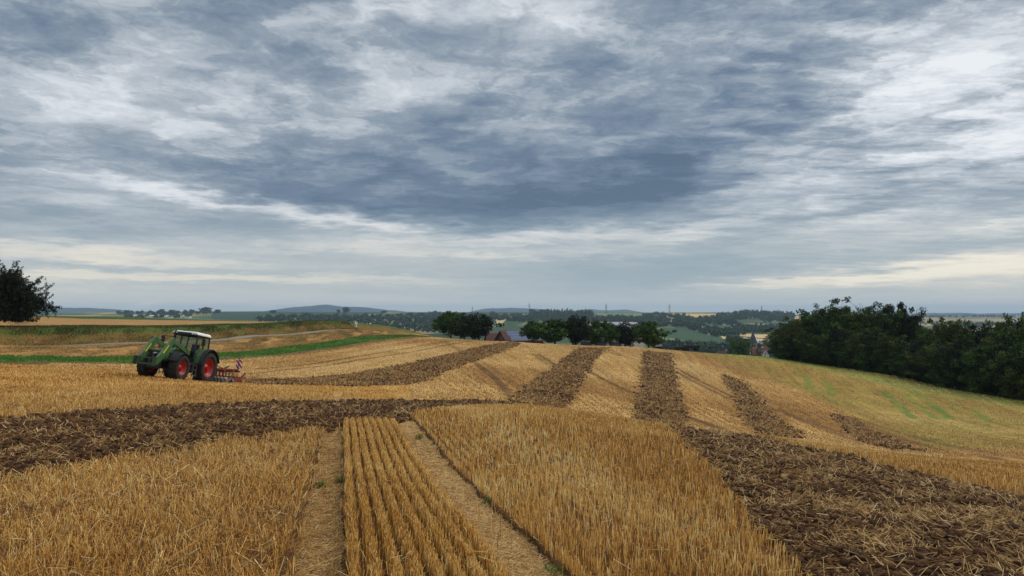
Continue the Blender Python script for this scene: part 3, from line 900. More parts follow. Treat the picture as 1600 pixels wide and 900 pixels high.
# ragged clods and straw tufts on the strips across the dip
def strip_points(n_, y0, y1):
    y = y0 + (y1 - y0) * RS.rand(n_) ** 1.2
    x = (-0.42 + 1.02 * RS.rand(n_)) * y
    z = height(x, y)
    mm, _, _ = classify(x, y, z)
    k = mm['soil']
    return x[k], y[k], z[k]
x, y, z = strip_points(420000, 40, 150)
n_ = len(x); half = n_ * 5 // 6
ang = RS.rand(half) * 6.28; tilt = np.abs(RS.randn(half)) * .5
ln_ = 0.10 + 0.22 * RS.rand(half)
dirv = np.stack([np.cos(ang) * np.cos(tilt), np.sin(ang) * np.cos(tilt), np.sin(tilt)], 1)
p0 = np.stack([x, y, z + 0.02], 1)[:half]
patchy = fbm(x[:half] / 2.2, y[:half] / 2.2, 3, 251)
kk = RS.rand(half) < sstep(0.35, 0.62, patchy) * 0.95 + 0.25
vv, ff = prisms(p0[kk], (p0 + dirv * ln_[:, None])[kk], np.full(kk.sum(), 0.018), np.full(kk.sum(), 0.014))
me = mesh_np('straw_tufts', vv, ff, MAT_LITTER)
add_attr(me, 'tone', np.repeat((0.30 + 0.25 * RS.randn(kk.sum())).clip(0, 1), 6))
link('straw_tufts', me, kind='stuff', label='straw tufts on the cultivated strips of the opposite slope', category='straw')
xs, ys, zs = x[half:], y[half:], z[half:]
m2 = len(xs)
size = 0.05 + 0.10 * RS.rand(m2) ** 2
vv = iv[None] * (0.72 + 0.5 * RS.rand(m2, len(iv), 1)) * size[:, None, None] + np.stack([xs, ys, zs + size * 0.2], 1)[:, None]
ff = (itf[None] + (np.arange(m2) * len(iv))[:, None, None]).reshape(-1, 3)
me = mesh_np('strip_clods', vv.reshape(-1, 3), ff, MAT_CLOD)
add_attr(me, 'tone', np.repeat((0.35 + 0.25 * RS.randn(m2)).clip(0, 1), len(iv)))
link('strip_clods', me, kind='stuff', label='lumps of dark soil on the cultivated strips of the opposite slope', category='soil clods')

# short stubble on the opposite slope, standing in the drill lines
N = 620000
y = 36 + 110 * RS.rand(N) ** 1.15
x = (-0.62 + 1.36 * RS.rand(N)) * y
s_ = np.where(x < -0.10 * y, x - 0.17 * y, (x - 15) * np.exp(-0.0095 * y))
sp = 0.42
s2_ = np.round(s_ / sp) * sp + RS.randn(N) * 0.09
x = np.where(x < -0.10 * y, s2_ + 0.17 * y, 15 + s2_ * np.exp(0.0095 * y))
z = height(x, y)
mm, ppx, ppy = classify(x, y, z)
lineq = 0.5 * vnoise(np.round(s_ / sp) * 7.31, y / 25.0, 261) + 0.5 * vnoise(s_ / 1.6, y / 60.0, 263)
q3 = x - 0.178 * y
gq = inside([(1095, 553), (1200, 556), (1400, 590), (1640, 622), (1640, 735), (1480, 706), (1360, 665), (1240, 605), (1150, 575)], ppx, ppy)
k_ = ~mm['soil'] & (q3 > -43.5) & (RS.rand(N) < sstep(0.15, 0.75, lineq) * 0.30 + 0.08) & ~((ppx > 150) & (ppx < 345) & (ppy > 560) & (y < 50) & (y > 38))
lm = np.zeros(len(x))
for ln, w_, st in TRAMS + GREENS:
    lm = np.maximum(lm, near_line(ln, w_ * 1.3, x, y) * st)
k_ &= RS.rand(N) > lm * 0.95
k_ &= (ppy > 527) & ~((y < 50) & (ppx < 640) & (ppy > 604)) & (RS.rand(N) < np.where(gq, 0.22, 1.0))
x, y, z, lq, gq = x[k_], y[k_], z[k_], lineq[k_], gq[k_]
n_ = len(x)
hh = 0.07 * (0.6 + 0.7 * RS.rand(n_))
p0 = np.stack([x, y, z - .02], 1)
p1 = p0 + np.stack([RS.randn(n_) * .04, RS.randn(n_) * .04, hh + .02], 1)
rr_ = 0.016 + 0.0003 * y
vv, ff = prisms(p0, p1, rr_, rr_ * .8)
me = mesh_np('slope_stubble', vv, ff, straw_mat('slope_stalk', [(0.0, srgb(120, 84, 44)), (0.35, srgb(182, 136, 74)), (0.7, srgb(220, 176, 108)), (1.0, srgb(242, 210, 150))]))
tn = 0.58 + 0.2 * RS.randn(n_) + 0.75 * (lq - 0.5) + 0.9 * (fbm(x / 14, y / 22, 4, 71) - .5)
add_attr(me, 'tone', np.repeat(tn.clip(0, 1), 6))
link('slope_stubble', me, kind='stuff', label='short stubble in drill lines on the opposite slope', category='stubble')

# ------------------------------------------------------------------ trees
def leaf_mat(name, dark, light, trans=0.0):
    m_, nt, bs = new_mat(name, 0.75, spec=0.12)
    nt.put(bs.inputs['Base Color'], nt.ramp(nt.attr('tone'), [(0.0, dark), (1.0, light)]))
    return m_

MAT_LEAF = leaf_mat('leaves', srgb(22, 36, 16), srgb(84, 110, 42))
MAT_LEAF_B = leaf_mat('leaves_yellowish', srgb(36, 46, 18), srgb(92, 100, 36))
MAT_LEAF_C = leaf_mat('leaves_plum', srgb(22, 27, 16), srgb(48, 56, 32))
MAT_LEAF_FAR = leaf_mat('leaves_far', srgb(26, 40, 26), srgb(66, 86, 46))
MAT_BARK, _nt, _bs = new_mat('bark', 0.9, spec=0.1)
_o = _nt.node('ShaderNodeTexCoord').outputs['Object']
_nt.put(_bs.inputs['Base Color'], _nt.ramp(_nt.noise(_nt.vmath('MULTIPLY', _o, (9, 9, 2)), 1.0, 4, .6), [(0.3, srgb(38, 32, 26)), (0.7, srgb(88, 78, 64))]))

def skeleton(rs, H, spread, trunk_h, n_main=6, r0=0.16, gen=2, droop=0.0):
    """segments (p0, p1, r0, r1) of a branching trunk and the twig ends"""
    segs, tips = [], []
    def grow(p, d, L, r, g):
        k = 3
        for i in range(k):
            d = d + rs.randn(3) * 0.13 + np.array([0, 0, 0.10 - droop * g * 0.12])
            d /= np.linalg.norm(d)
            p2 = p + d * L / k
            r2 = r * 0.86
            segs.append((p, p2, r, r2))
            p, r = p2, r2
            if g > 0 and i > 0:
                for _ in range(2):
                    a = rs.randn(3); a -= a.dot(d) * d; a /= np.linalg.norm(a)
                    dd = d * 0.6 + a * 0.8; dd /= np.linalg.norm(dd)
                    grow(p, dd, L * (0.5 + 0.25 * rs.rand()), r * 0.55, g - 1)
        tips.append(p)
    p = np.zeros(3); d = np.array([rs.randn() * .05, rs.randn() * .05, 1.0])
    top = p + d * trunk_h
    segs.append((p - np.array([0, 0, 0.25]), p + d * trunk_h * .5, r0 * 1.25, r0))
    segs.append((p + d * trunk_h * .5, top, r0, r0 * .85))
    for k in range(n_main):
        a = k * 6.283 / n_main + rs.randn() * 0.3
        t = 0.15 + 0.85 * (k % 2) * rs.rand() + 0.25 * rs.rand()
        dd = np.array([math.cos(a) * spread / H * 1.5 * t, math.sin(a) * spread / H * 1.5 * t, 1.0 - 0.35 * t])
        dd /= np.linalg.norm(dd)
        grow(top - d * trunk_h * 0.25 * rs.rand(), dd, (H - trunk_h) * (0.62 + .2 * rs.rand()), r0 * 0.5, gen)
    return segs, np.array(tips)

def tube_mesh(name, segs, mat, ns=6):
    p0 = np.array([s_[0] for s_ in segs]); p1 = np.array([s_[1] for s_ in segs])
    r0 = np.array([s_[2] for s_ in segs]); r1 = np.array([s_[3] for s_ in segs])
    v_, f_ = prisms(p0, p1, r0, r1, ns)
    return mesh_np(name, v_, f_, mat, smooth=True)

def leaf_mesh(name, centres, rads, per, size, rs, mat, elong=1.6, tone0=0.45, flat=0.75):
    """leaf-sized faces scattered through clumps"""
    C_ = np.repeat(centres, per, 0); R_ = np.repeat(rads, per)
    n_ = len(C_)
    o = rs.randn(n_, 3); o /= np.linalg.norm(o, axis=1)[:, None]
    o *= (rs.rand(n_) ** 0.45 * R_)[:, None]; o[:, 2] *= flat
    c = C_ + o
    a = rs.randn(n_, 3); a /= np.linalg.norm(a, axis=1)[:, None]
    nrm = rs.randn(n_, 3) * 0.7 + np.array([0, 0, 0.6]) + o / (R_[:, None] + 1e-6) * 0.6
    b_ = np.cross(nrm, a); b_ /= np.linalg.norm(b_, axis=1)[:, None] + 1e-9
    s_ = size * (0.6 + 0.8 * rs.rand(n_))
    A_ = a * (s_ * 0.5 * elong)[:, None]; B_ = b_ * (s_ * 0.5)[:, None]
    vv = np.stack([c - A_, c + B_, c + A_, c - B_], 1)
    ff = np.arange(n_ * 4).reshape(n_, 4)
    me = mesh_np(name, vv.reshape(-1, 3), ff, mat)
    ct = np.repeat(rs.randn(len(centres)) * 0.16, per)
    add_attr(me, 'tone', np.repeat((tone0 + ct + 0.2 * rs.randn(n_)).clip(0, 1), 4))
    return me

def crown_points(rs, n_, W_, H0, H1, bulge=0.45, hollow=0.35, lobes=5):
    """clump centres filling an uneven crown between heights H0 and H1"""
    lob = rs.randn(lobes, 3); lob /= np.linalg.norm(lob, axis=1)[:, None]
    d = rs.randn(n_, 3); d /= np.linalg.norm(d, axis=1)[:, None]
    k = 1 + 0.30 * np.max(d @ lob.T, axis=1) ** 3 - 0.14 + 0.10 * rs.randn(n_)
    rad = (hollow + (1 - hollow) * rs.rand(n_) ** 0.5) * k
    c = d * rad[:, None]
    hz = (c[:, 2] * 0.5 + 0.5)
    wid = np.where(hz < bulge, 0.75 + 0.25 * hz / bulge, 1.0)
    return np.stack([c[:, 0] * W_ / 2 * wid, c[:, 1] * W_ / 2 * wid, H0 + (H1 - H0) * hz], 1)

DIMS = {}
def make_tree(name, label, cat, group, seed, H, Wd, base, trunk_h, n_cl, per, leaf, mat, clr, n_main=6, r0=0.16, tone0=.45):
    rs = np.random.RandomState(seed)
    root = link(name, None, label=label, category=cat)
    if group: root['group'] = group
    segs, tips = skeleton(rs, H * 0.92, Wd, trunk_h, n_main, r0)
    cen = crown_points(rs, n_cl, Wd, base, H)
    tt = tips[rs.choice(len(tips), min(len(tips), n_cl // 3), replace=False)]
    cen = np.concatenate([cen, tt])
    rads = clr * (0.6 + 0.7 * rs.rand(len(cen)))
    link('trunk', tube_mesh('trunk', segs, MAT_BARK), root)
    cme = leaf_mesh('crown', cen, rads, per, leaf, rs, mat, tone0=tone0)
    link('crown', cme, root)
    co = np.empty(len(cme.vertices) * 3, np.float32); cme.vertices.foreach_get('co', co); co = co.reshape(-1, 3)
    DIMS[root.name.split('.')[0] + str(seed)] = None
    root['top'] = float(np.percentile(co[:, 2], 99.7)); root['wide'] = float(np.percentile(co[:, 0], 99) - np.percentile(co[:, 0], 1))
    return root

def dup(root, label=None):
    r_ = root.copy(); COL.objects.link(r_)
    if label: r_['label'] = label
    for ch in list(root.children):
        c = ch.copy(); COL.objects.link(c); c.parent = r_
        for g_ in list(ch.children):
            d_ = g_.copy(); COL.objects.link(d_); d_.parent = c
    return r_

def place(o, x, y, z=None, rz=0.0, s=1.0):
    o.location = (x, y, height(float(x), float(y)) if z is None else z)
    o.rotation_euler = (0, 0, rz)
    o.scale = (s, s, s) if not isinstance(s, tuple) else s

RT = np.random.RandomState(21)
# --- fruit trees on the crest
FG = 'fruit trees in the row along the crest of the field'
fproto = [
    make_tree('fruit_tree', '', 'tree', FG, 301, 5.0, 5.2, 0.95, 1.3, 80, 60, 0.20, MAT_LEAF, 0.66, r0=0.15),
    make_tree('fruit_tree', '', 'tree', FG, 302, 5.0, 4.6, 0.8, 1.2, 76, 60, 0.22, MAT_LEAF, 0.70, r0=0.14),
    make_tree('fruit_tree', '', 'tree', FG, 303, 5.0, 5.0, 0.65, 1.0, 82, 60, 0.23, MAT_LEAF_C, 0.74, r0=0.15),
]
FRUIT = [  # trunk column, top row, base row, width px, distance, prototype, label
    (704, 487, 528, 44, 168, 0, 'round green fruit tree, leftmost of the crest row, with a bare short trunk'),
    (726, 495, 527, 26, 173, 1, 'smaller fruit tree half hidden between the two big trees left of the barn'),
    (748, 491, 530, 40, 160, 2, 'dark round fruit tree standing just left of the red-brown barn gable'),
    (834, 502, 535, 34, 150, 0, 'small fruit tree with a thin bare trunk right of the solar roof'),
    (867, 499, 536, 44, 150, 1, 'broad fruit tree, second to the right of the solar roof'),
    (900, 494, 537, 36, 151, 2, 'tallest fruit tree of the crest row, with a pointed top'),
    (930, 501, 538, 30, 152, 1, 'dense fruit tree just right of the tallest one'),
    (953, 502, 538, 28, 153, 0, 'narrow fruit tree in front of the middle of the pale hall'),
    (976, 504, 539, 30, 154, 2, 'ragged fruit tree in front of the roof slope of the pale hall'),
    (1013, 503, 542, 40, 147, 1, 'round fruit tree standing alone at the right end of the crest row'),
]
used = set()
for (px, top, bas, wpx, D, k, lab) in FRUIT:
    o = fproto[k] if k not in used else dup(fproto[k])
    used.add(k); o['label'] = lab
    x_, y_, z_ = at_dist(px, D)
    hh = (bas - top) / F_PX * D
    wd = wpx / F_PX * D
    zt = -(top - 487) / F_PX * D
    place(o, x_, y_, z_ - 0.05, RT.rand() * 6.28, (wd / o['wide'] * 1.32, wd / o['wide'] * 1.32, (zt - z_) / o['top']))
# --- lone tree behind the crest by the village, bush-like
o = make_tree('lone_tree', 'single broad tree beyond the crest in front of the village roofs', 'tree', None, 311, 12, 10.5, 1.2, 2.5, 80, 40, 0.55, MAT_LEAF, 1.5, r0=.3)
x_, y_, z_ = at_dist(1155, 330)
zt = -(529 - 487) / F_PX * 330
place(o, x_, y_, z_, 1.0, (1.0, 1.0, (zt - z_) / o['top']))

# --- the wood on the right
WG = 'trees at the edge of the wood on the right'
wp = [
    make_tree('broadleaf_tree', '', 'tree', WG, 321, 12.0, 8.0, 0.3, 2.5, 150, 75, 0.27, MAT_LEAF, 1.15, r0=.26),
    make_tree('broadleaf_tree', '', 'tree', WG, 322, 12.0, 7.0, 0.5, 2.5, 150, 75, 0.26, MAT_LEAF, 1.05, r0=.24, tone0=.38),
    make_tree('broadleaf_tree', '', 'tree', WG, 323, 12.0, 8.6, 0.2, 2.2, 155, 75, 0.27, MAT_LEAF_B, 1.15, r0=.26),
    make_tree('broadleaf_tree', '', 'tree', WG, 324, 12.0, 6.4, 0.8, 3.0, 140, 75, 0.26, MAT_LEAF_C, 1.0, r0=.24, tone0=.4),
]
WOOD = [  # column, top row, distance, width m, kind, behind?
    (1222, 508, 150, 5.5, 2, 'low yellowish tree at the left tip of the wood'),
    (1238, 497, 146, 6.0, 2, 'yellow-green tree beside the left tip of the wood'),
    (1254, 488, 150, 6.0, 0, 'rounded tree near the left end of the wood, below the big crowns'),
    (1270, 478, 146, 6.5, 1, 'dark layered tree left of the tallest crown of the wood'),
    (1288, 484, 152, 6.5, 3, 'dark tree tucked between the layered tree and the tallest crown'),
    (1308, 467, 144, 8.5, 0, 'tallest tree of the wood, a broad dark crown'),
    (1332, 484, 142, 6.5, 2, 'olive green tree just right of the tallest crown'),
    (1352, 480, 143, 6.5, 0, 'tree below the bare twigs, left of the twin crowns'),
    (1368, 476, 141, 6.0, 1, 'slim dark tree between the two bare tops'),
    (1388, 476, 137, 6.5, 0, 'left one of the twin loose crowns of the wood'),
    (1410, 475, 135, 6.5, 3, 'right one of the twin loose crowns of the wood'),
    (1430, 500, 134, 5.5, 1, 'shorter tree where the wood drops right of the twin crowns'),
    (1448, 514, 130, 5.5, 0, 'low tree in the dip of the wood skyline'),
    (1464, 501, 126, 6.0, 2, 'pale green tree right of the dip in the wood skyline'),
    (1482, 499, 124, 6.0, 2, 'yellow-green spreading tree, second right of the skyline dip'),
    (1502, 506, 122, 5.5, 0, 'dark tree low on the skyline right of the yellow-green pair'),
    (1520, 504, 119, 5.5, 1, 'dark rounded tree above the right-hand part of the wood edge'),
    (1538, 509, 116, 5.5, 3, 'sparse dark tree before the last tall group of the wood'),
    (1556, 503, 113, 5.5, 0, 'tree leading up to the last tall group of the wood'),
    (1574, 495, 110, 6.0, 1, 'tall dark tree near the right edge of the picture'),
    (1594, 497, 107, 6.5, 0, 'broad tree at the right edge of the picture'),
    (1618, 493, 104, 7.0, 1, 'dark tree cut off by the right edge of the picture'),
    (1650, 490, 102, 7.5, 2, 'last tree of the wood beyond the right edge'),
]
usedw = set()
def wood_tree(px, top, D, wd, k, lab):
    o = wp[k] if k not in usedw else dup(wp[k])
    usedw.add(k); o['label'] = lab
    x_, y_, z_ = at_dist(px, D)
    zt = -(top - 487) / F_PX * D
    bw = (8.0, 7.0, 8.6, 6.4)[k]
    place(o, x_, y_, z_ - 0.1, RT.rand() * 6.28, (wd / o['wide'] * 1.2, wd / o['wide'] * 1.2, (zt - z_) / o['top']))
for t_ in WOOD:
    wood_tree(*t_)
UNDER = ['front row bush-like tree at the foot of the wood']
wk = 0
for px in range(1226, 1665, 16):
    # lower trees that close the wood towards the field
    D = np.interp(px, [1220, 1310, 1400, 1500, 1600, 1660], [143, 138, 128, 112, 100, 96]) - 0.5
    top = np.interp(px, [1220, 1260, 1310, 1400, 1450, 1600, 1660], [524, 515, 510, 520, 532, 540, 540]) + RT.randn() * 5
    k = (0, 3, 1, 2)[wk % 4]
    o = dup(wp[k]); usedw.add(k)
    o.name = 'understory_tree'
    o['label'] = 'low dark tree closing the front edge of the wood above the grass'
    o['group'] = 'low trees along the front edge of the wood'
    x_, y_, z_ = at_dist(px + RT.randn() * 3, D + RT.rand() * 2)
    zt = -(top - 487) / F_PX * D
    place(o, x_, y_, z_ - 0.3, RT.rand() * 6.28, (0.6, 0.6, (zt - z_) / o['top']))
    wk += 1
for px in range(1236, 1700, 13):
    # rows standing deeper inside the wood
    D = np.interp(px, [1220, 1310, 1400, 1500, 1600, 1700], [158, 154, 146, 134, 122, 115]) + RT.rand() * 5
    top = np.interp(px, [1220, 1250, 1300, 1410, 1432, 1450, 1465, 1560, 1590, 1700], [520, 500, 484, 486, 510, 520, 512, 514, 500, 500]) + RT.randn() * 3
    k = (1, 0, 3)[wk % 3]
    o = dup(wp[k]); o.name = 'inner_tree'
    o['label'] = 'dark tree in the second row of the wood, behind its edge'
    o['group'] = 'trees in the second row of the wood'
    x_, y_, z_ = at_dist(px, D)
    zt = -(top - 487) / F_PX * D
    place(o, x_, y_, z_ - 0.3, RT.rand() * 6.28, (0.8, 0.8, (zt - z_) / o['top']))
    wk += 1
# two bare tops standing out of the wood
for (px, top, D, lab, sd_) in ((1345, 470, 147, 'leafless grey tree top left of the twin crowns of the wood', 331), (1392, 471, 141, 'leafless twigs standing behind the twin crowns of the wood', 332)):
    rs = np.random.RandomState(sd_)
    segs, tips = skeleton(rs, 12.5, 6.5, 4.5, 9, 0.2, 2)
    segs = [(a, b_, max(r0, 0.03), max(r1, 0.025)) for a, b_, r0, r1 in segs]
    root = link('bare_tree', None, label=lab, category='tree')
    link('trunk', tube_mesh('trunk', segs, MAT_BARK, 4), root)
    x_, y_, z_ = at_dist(px, D)
    zt = -(top - 487) / F_PX * D
    zs = max(tp[2] for tp in tips)
    place(root, x_, y_, z_, 0.3, (0.8, 0.8, (zt - z_) / zs))

# --- the big loose tree at the left edge
def left_tree():
    rs = np.random.RandomState(345)
    root = link('hedgerow_tree', None, label='dark loose tree with long ragged twigs at the left edge above the lane', category='tree')
    segs, ends = [], []
    def twig(p, d, L, r, g, up):
        k = max(3, int(L / 0.35))
        for i in range(k):
            d = d + rs.randn(3) * 0.12 + np.array([0, 0, up])
            d /= np.linalg.norm(d)
            p2 = p + d * L / k
            segs.append((p, p2, r, r * 0.88)); r *= 0.9; p = p2
            ends.append((p, g))
            if g > 0 and i >= 1:
                for _ in range(2 if g > 1 else 1):
                    a = rs.randn(3); a -= a.dot(d) * d; a /= np.linalg.norm(a)
                    dd = d * 0.75 + a * 0.65
                    twig(p, dd / np.linalg.norm(dd), L * (0.34 + 0.25 * rs.rand()), max(r * 0.55, 0.010), g - 1, up)
    p = np.array([0.0, 0, -0.3])
    for i in range(5):
        p2 = p + np.array([-0.02 + 0.08 * rs.randn(), 0.03 * rs.randn(), 0.34])
        segs.append((p, p2, 0.24 - 0.02 * i, 0.22 - 0.02 * i)); p = p2
    for k in range(15):
        a = k * 2.399 + 0.4
        t = 0.25 + 0.75 * ((k * 0.618) % 1.0)
        d = np.array([math.cos(a) * t, math.sin(a) * t, 1.15 - t * 0.75])
        if k % 2 == 0: d[0] = abs(d[0])
        d /= np.linalg.norm(d)
        twig(p - np.array([0, 0, 0.5 * rs.rand()]), d, 4.4 + 1.2 * rs.rand(), 0.09, 2, 0.012)
    # lower boughs on the field side, reaching out level
    for a, z0, L in ((0.1, 0.2, 4.3), (-0.5, 0.0, 3.6), (0.7, 0.1, 3.6), (2.6, 0.1, 4.0), (3.6, 0.0, 4.2), (-1.1, 0.05, 3.0)):
        d = np.array([math.cos(a), math.sin(a), 0.28 + z0]); d /= np.linalg.norm(d)
        twig(p - np.array([0, 0, 0.2]), d, L, 0.07, 2, 0.01)
    link('trunk', tube_mesh('trunk', segs, MAT_BARK, 4), root)
    pts_ = np.array([e[0] for e in ends]); g_ = np.array([e[1] for e in ends])
    keep = rs.rand(len(pts_)) < np.where(g_ == 0, 0.9, np.where(g_ == 1, 0.6, 0.25))
    keep &= pts_[:, 2] > 1.0 + 0.12 * np.abs(pts_[:, 0])
    pts_ = pts_[keep]
    print('left tree ends', len(pts_), pts_.max(0), pts_.min(0))
    link('crown', leaf_mesh('crown', pts_, np.full(len(pts_), 0.23), 13, 0.125, rs, MAT_LEAF_C, elong=1.7, flat=1.0), root)
    return root
lt = left_tree()
x_, y_, z_ = at_dist(-5, 76.0)
print('left tree base', x_, y_, z_, to_px(np.array([x_]), np.array([y_]), np.array([z_])))
place(lt, x_, y_, z_, 0.0, 0.72)
lt.rotation_euler = (0, 0.10, 0)

# ------------------------------------------------------------------ far woods, each one mass
def cast(px, py, ymin):
    dx_ = (px - 800.0) / F_PX
    v_ = (450.0 - py) / F_PX
    dy_ = math.cos(PITCH) - math.sin(PITCH) * v_; dz_ = math.sin(PITCH) + math.cos(PITCH) * v_
    Y = np.exp(np.linspace(math.log(ymin), math.log(14000), 420))
    hit = np.full(len(px), np.nan)
    for yv in Y:
        todo = np.isnan(hit)
        if not todo.any(): break
        hz = height(dx_[todo] / dy_[todo] * yv, np.full(todo.sum(), yv))
        b_ = (dz_[todo] / dy_[todo] * yv) < hz
        ii = np.where(todo)[0][b_]
        hit[ii] = yv
    return dx_ / dy_ * hit, hit

def blob_template(rs, n_cl=16, per=9):
    c = crown_points(rs, n_cl, 1.0, 0.12, 1.0, hollow=0.3)
    C_ = np.repeat(c, per, 0); n_ = len(C_)
    o = rs.randn(n_, 3) * 0.095
    c2 = C_ + o
    a = rs.randn(n_, 3); a /= np.linalg.norm(a, axis=1)[:, None]
    nn = (C_ - np.array([0, 0, .5])) * 1.5 + rs.randn(n_, 3) * .5 + np.array([0, 0, .4])
    b_ = np.cross(nn, a); b_ /= np.linalg.norm(b_, axis=1)[:, None]
    a = np.cross(b_, nn); a /= np.linalg.norm(a, axis=1)[:, None]
    s_ = 0.105 * (0.6 + 0.9 * rs.rand(n_))[:, None]
    vv = np.stack([c2 - a * s_, c2 + b_ * s_, c2 + a * s_, c2 - b_ * s_], 1)
    return vv.reshape(-1, 3)
RB = np.random.RandomState(401)
BLOB = [blob_template(RB) for _ in range(6)]
NQ = len(BLOB[0]) // 4

def woodland(label, polys, n_, size, ymin=420, ymax=14000, seed=0, conifer=0.0, name='distant_wood'):
    rs = np.random.RandomState(500 + seed)
    xs, ys = [], []
    areas = []
    for poly in polys:
        pa = np.array(poly, float)
        areas.append(abs(np.sum(pa[:, 0] * np.roll(pa[:, 1], -1) - pa[:, 1] * np.roll(pa[:, 0], -1))) + 20)
    tot = sum(areas)
    for poly, ar in zip(polys, areas):
        k = int(0.72 * n_ * ar / tot) + 1
        pa = np.array(poly, float)
        px = rs.uniform(pa[:, 0].min(), pa[:, 0].max(), k * 8); py = rs.uniform(pa[:, 1].min(), pa[:, 1].max(), k * 8)
        s_ = inside(poly, px, py); px, py = px[s_][:k], py[s_][:k]
        x_, y_ = cast(px, py, ymin)
        g_ = ~np.isnan(y_) & (y_ < ymax)
        xs.append(x_[g_]); ys.append(y_[g_])
    x_ = np.concatenate(xs); y_ = np.concatenate(ys); z_ = height(x_, y_)
    n2_ = len(x_)
    if n2_ == 0: return None
    allv = []
    sz = size * 0.62 * (0.65 + 0.7 * rs.rand(n2_))
    for i in range(n2_):
        t = BLOB[i % 6]
        a = rs.rand() * 6.28; ca, sa = math.cos(a), math.sin(a)
        w_ = sz[i] * (0.5 if rs.rand() < conifer else 0.95)
        hgt = sz[i] * (1.15 if w_ < sz[i] * .6 else 0.95)
        vx = (t[:, 0] * ca - t[:, 1] * sa) * w_ + x_[i]; vy = (t[:, 0] * sa + t[:, 1] * ca) * w_ + y_[i]
        allv.append(np.stack([vx, vy, t[:, 2] * hgt + z_[i] - 0.5], 1))
    vv = np.concatenate(allv)
    me = mesh_np(name, vv, np.arange(len(vv)).reshape(-1, 4), MAT_LEAF_FAR)
    tn = np.repeat((0.45 + 0.22 * rs.randn(n2_)).clip(0, 1), NQ * 4) + 0.1 * np.repeat(rs.randn(n2_ * NQ), 4)
    add_attr(me, 'tone', tn.clip(0, 1))
    return link(name, me, kind='stuff', label=label, category='wood')

woodland('dark line of trees above the left-hand village', [[(183, 488), (345, 488), (345, 491), (183, 492)], [(196, 492), (300, 492), (300, 497), (196, 498)]], 260, 13, 900, seed=1)
woodland('band of dark woods on the hillside behind the grass hummock', [[(402, 498), (470, 495), (600, 494), (690, 491), (700, 499), (655, 505), (600, 503), (560, 508), (450, 503), (405, 503)]], 650, 15, 600, seed=2)
woodland('dark scattered woods left of the crest trees', [[(560, 508), (645, 501), (690, 500), (690, 521), (650, 519), (600, 512)]], 330, 11, 430, seed=3)
woodland('woods behind the left group of crest trees', [[(690, 493), (840, 494), (850, 500), (835, 506), (770, 500), (700, 506)]], 380, 15, 700, seed=4)
woodland('compact dark forest on the hilltop above the middle of the crest row', [[(826, 487), (915, 487), (928, 492), (922, 498), (825, 499)]], 380, 19, 1200, seed=5, conifer=.3)
woodland('mixed woods across the valley right of the hilltop forest', [[(850, 499), (925, 497), (1040, 497), (1040, 512), (1000, 509), (930, 505), (850, 506)]], 520, 15, 600, seed=6)
woodland('hedges and copses on the far slope right of the crest row', [[(1000, 492), (1048, 492), (1052, 497), (1010, 498)], [(1054, 495), (1074, 493), (1078, 499), (1054, 500)], [(1080, 499), (1120, 497), (1145, 500), (1150, 508), (1120, 509), (1080, 505)],
                                                             [(1030, 500), (1078, 501), (1100, 508), (1095, 513), (1040, 510)], [(1120, 493), (1150, 491), (1150, 500), (1118, 499)]], 560, 15, 800, seed=7)
woodland('diagonal belt of trees running down towards the village', [[(1088, 510), (1110, 514), (1150, 519), (1165, 524), (1120, 527), (1100, 522), (1075, 514)], [(1128, 531), (1160, 534), (1180, 540), (1150, 541)]], 240, 13, 600, seed=8)
woodland('forest on the hilltop with a mast, left of the big wood', [[(1148, 491), (1170, 488), (1225, 489), (1240, 494), (1240, 500), (1150, 500)]], 420, 19, 1200, seed=9, conifer=.5)
woodland('woods halfway down the slope above the yellow fields', [[(1142, 503), (1160, 511), (1240, 514), (1240, 521), (1160, 521), (1145, 517)], [(1186, 498), (1240, 500), (1240, 505), (1190, 504)]], 330, 14, 700, seed=10, conifer=.4)
woodland('near valley wood just beyond the crest and the wagon', [[(1022, 536), (1060, 539), (1150, 546), (1200, 549), (1200, 560), (1130, 556), (1060, 550), (1020, 546)]], 330, 11, 330, 1400, seed=11)
woodland('trees between the village houses', [[(1135, 545), (1230, 543), (1240, 556), (1140, 557)]], 110, 9, 500, 1400, seed=12)
woodland('blue woods on the plain at the far right', [[(1425, 492), (1500, 490), (1610, 491), (1610, 496), (1425, 497)]], 420, 22, 2500, 14000, seed=13)
woodland('hedges on the plain behind the big wood', [[(1430, 503), (1500, 504), (1610, 505), (1610, 513), (1530, 512), (1440, 508)]], 260, 13, 900, 5000, seed=14)

# single trees on the skyline of the far slope
HG = 'single trees on the skyline of the far slope'
hp = make_tree('hilltop_tree', '', 'tree', HG, 341, 12, 12, 1.0, 2.0, 46, 16, 1.5, MAT_LEAF_FAR, 1.9, r0=.5)
HT = [(321, 479.5, 490, 16, 2450, 'large tree clump on the skyline behind and left of the tractor cab'), (340, 483, 490, 10, 2450, 'small tree to the right of the big skyline clump above the tractor'),
      (300, 483, 490, 7, 2450, 'narrow tree left of the big skyline clump above the tractor'), (253, 482.5, 490, 10, 2400, 'round skyline tree above the left-hand village, left one of a pair'),
      (268, 483.5, 490, 9, 2400, 'round skyline tree above the left-hand village, right one of a pair'), (198, 484, 490, 8, 2300, 'small skyline tree at the left end of the village tree line'),
      (427, 484, 490, 11, 2500, 'flat tree below the small cloud left of the blue hill'), (529, 483, 489, 5, 2550, 'small tree beside the big one under the long blue hill'),
      (541, 479.5, 490, 11, 2550, 'big single tree standing against the long blue hill'), (600, 485, 490, 8, 2550, 'low tree at the right foot of the long blue hill'),
      (680, 485, 490, 6, 2550, 'small skyline tree above the leftmost crest trees'), (770, 486, 492, 8, 2500, 'small skyline tree under the middle blue hill')]
first = True
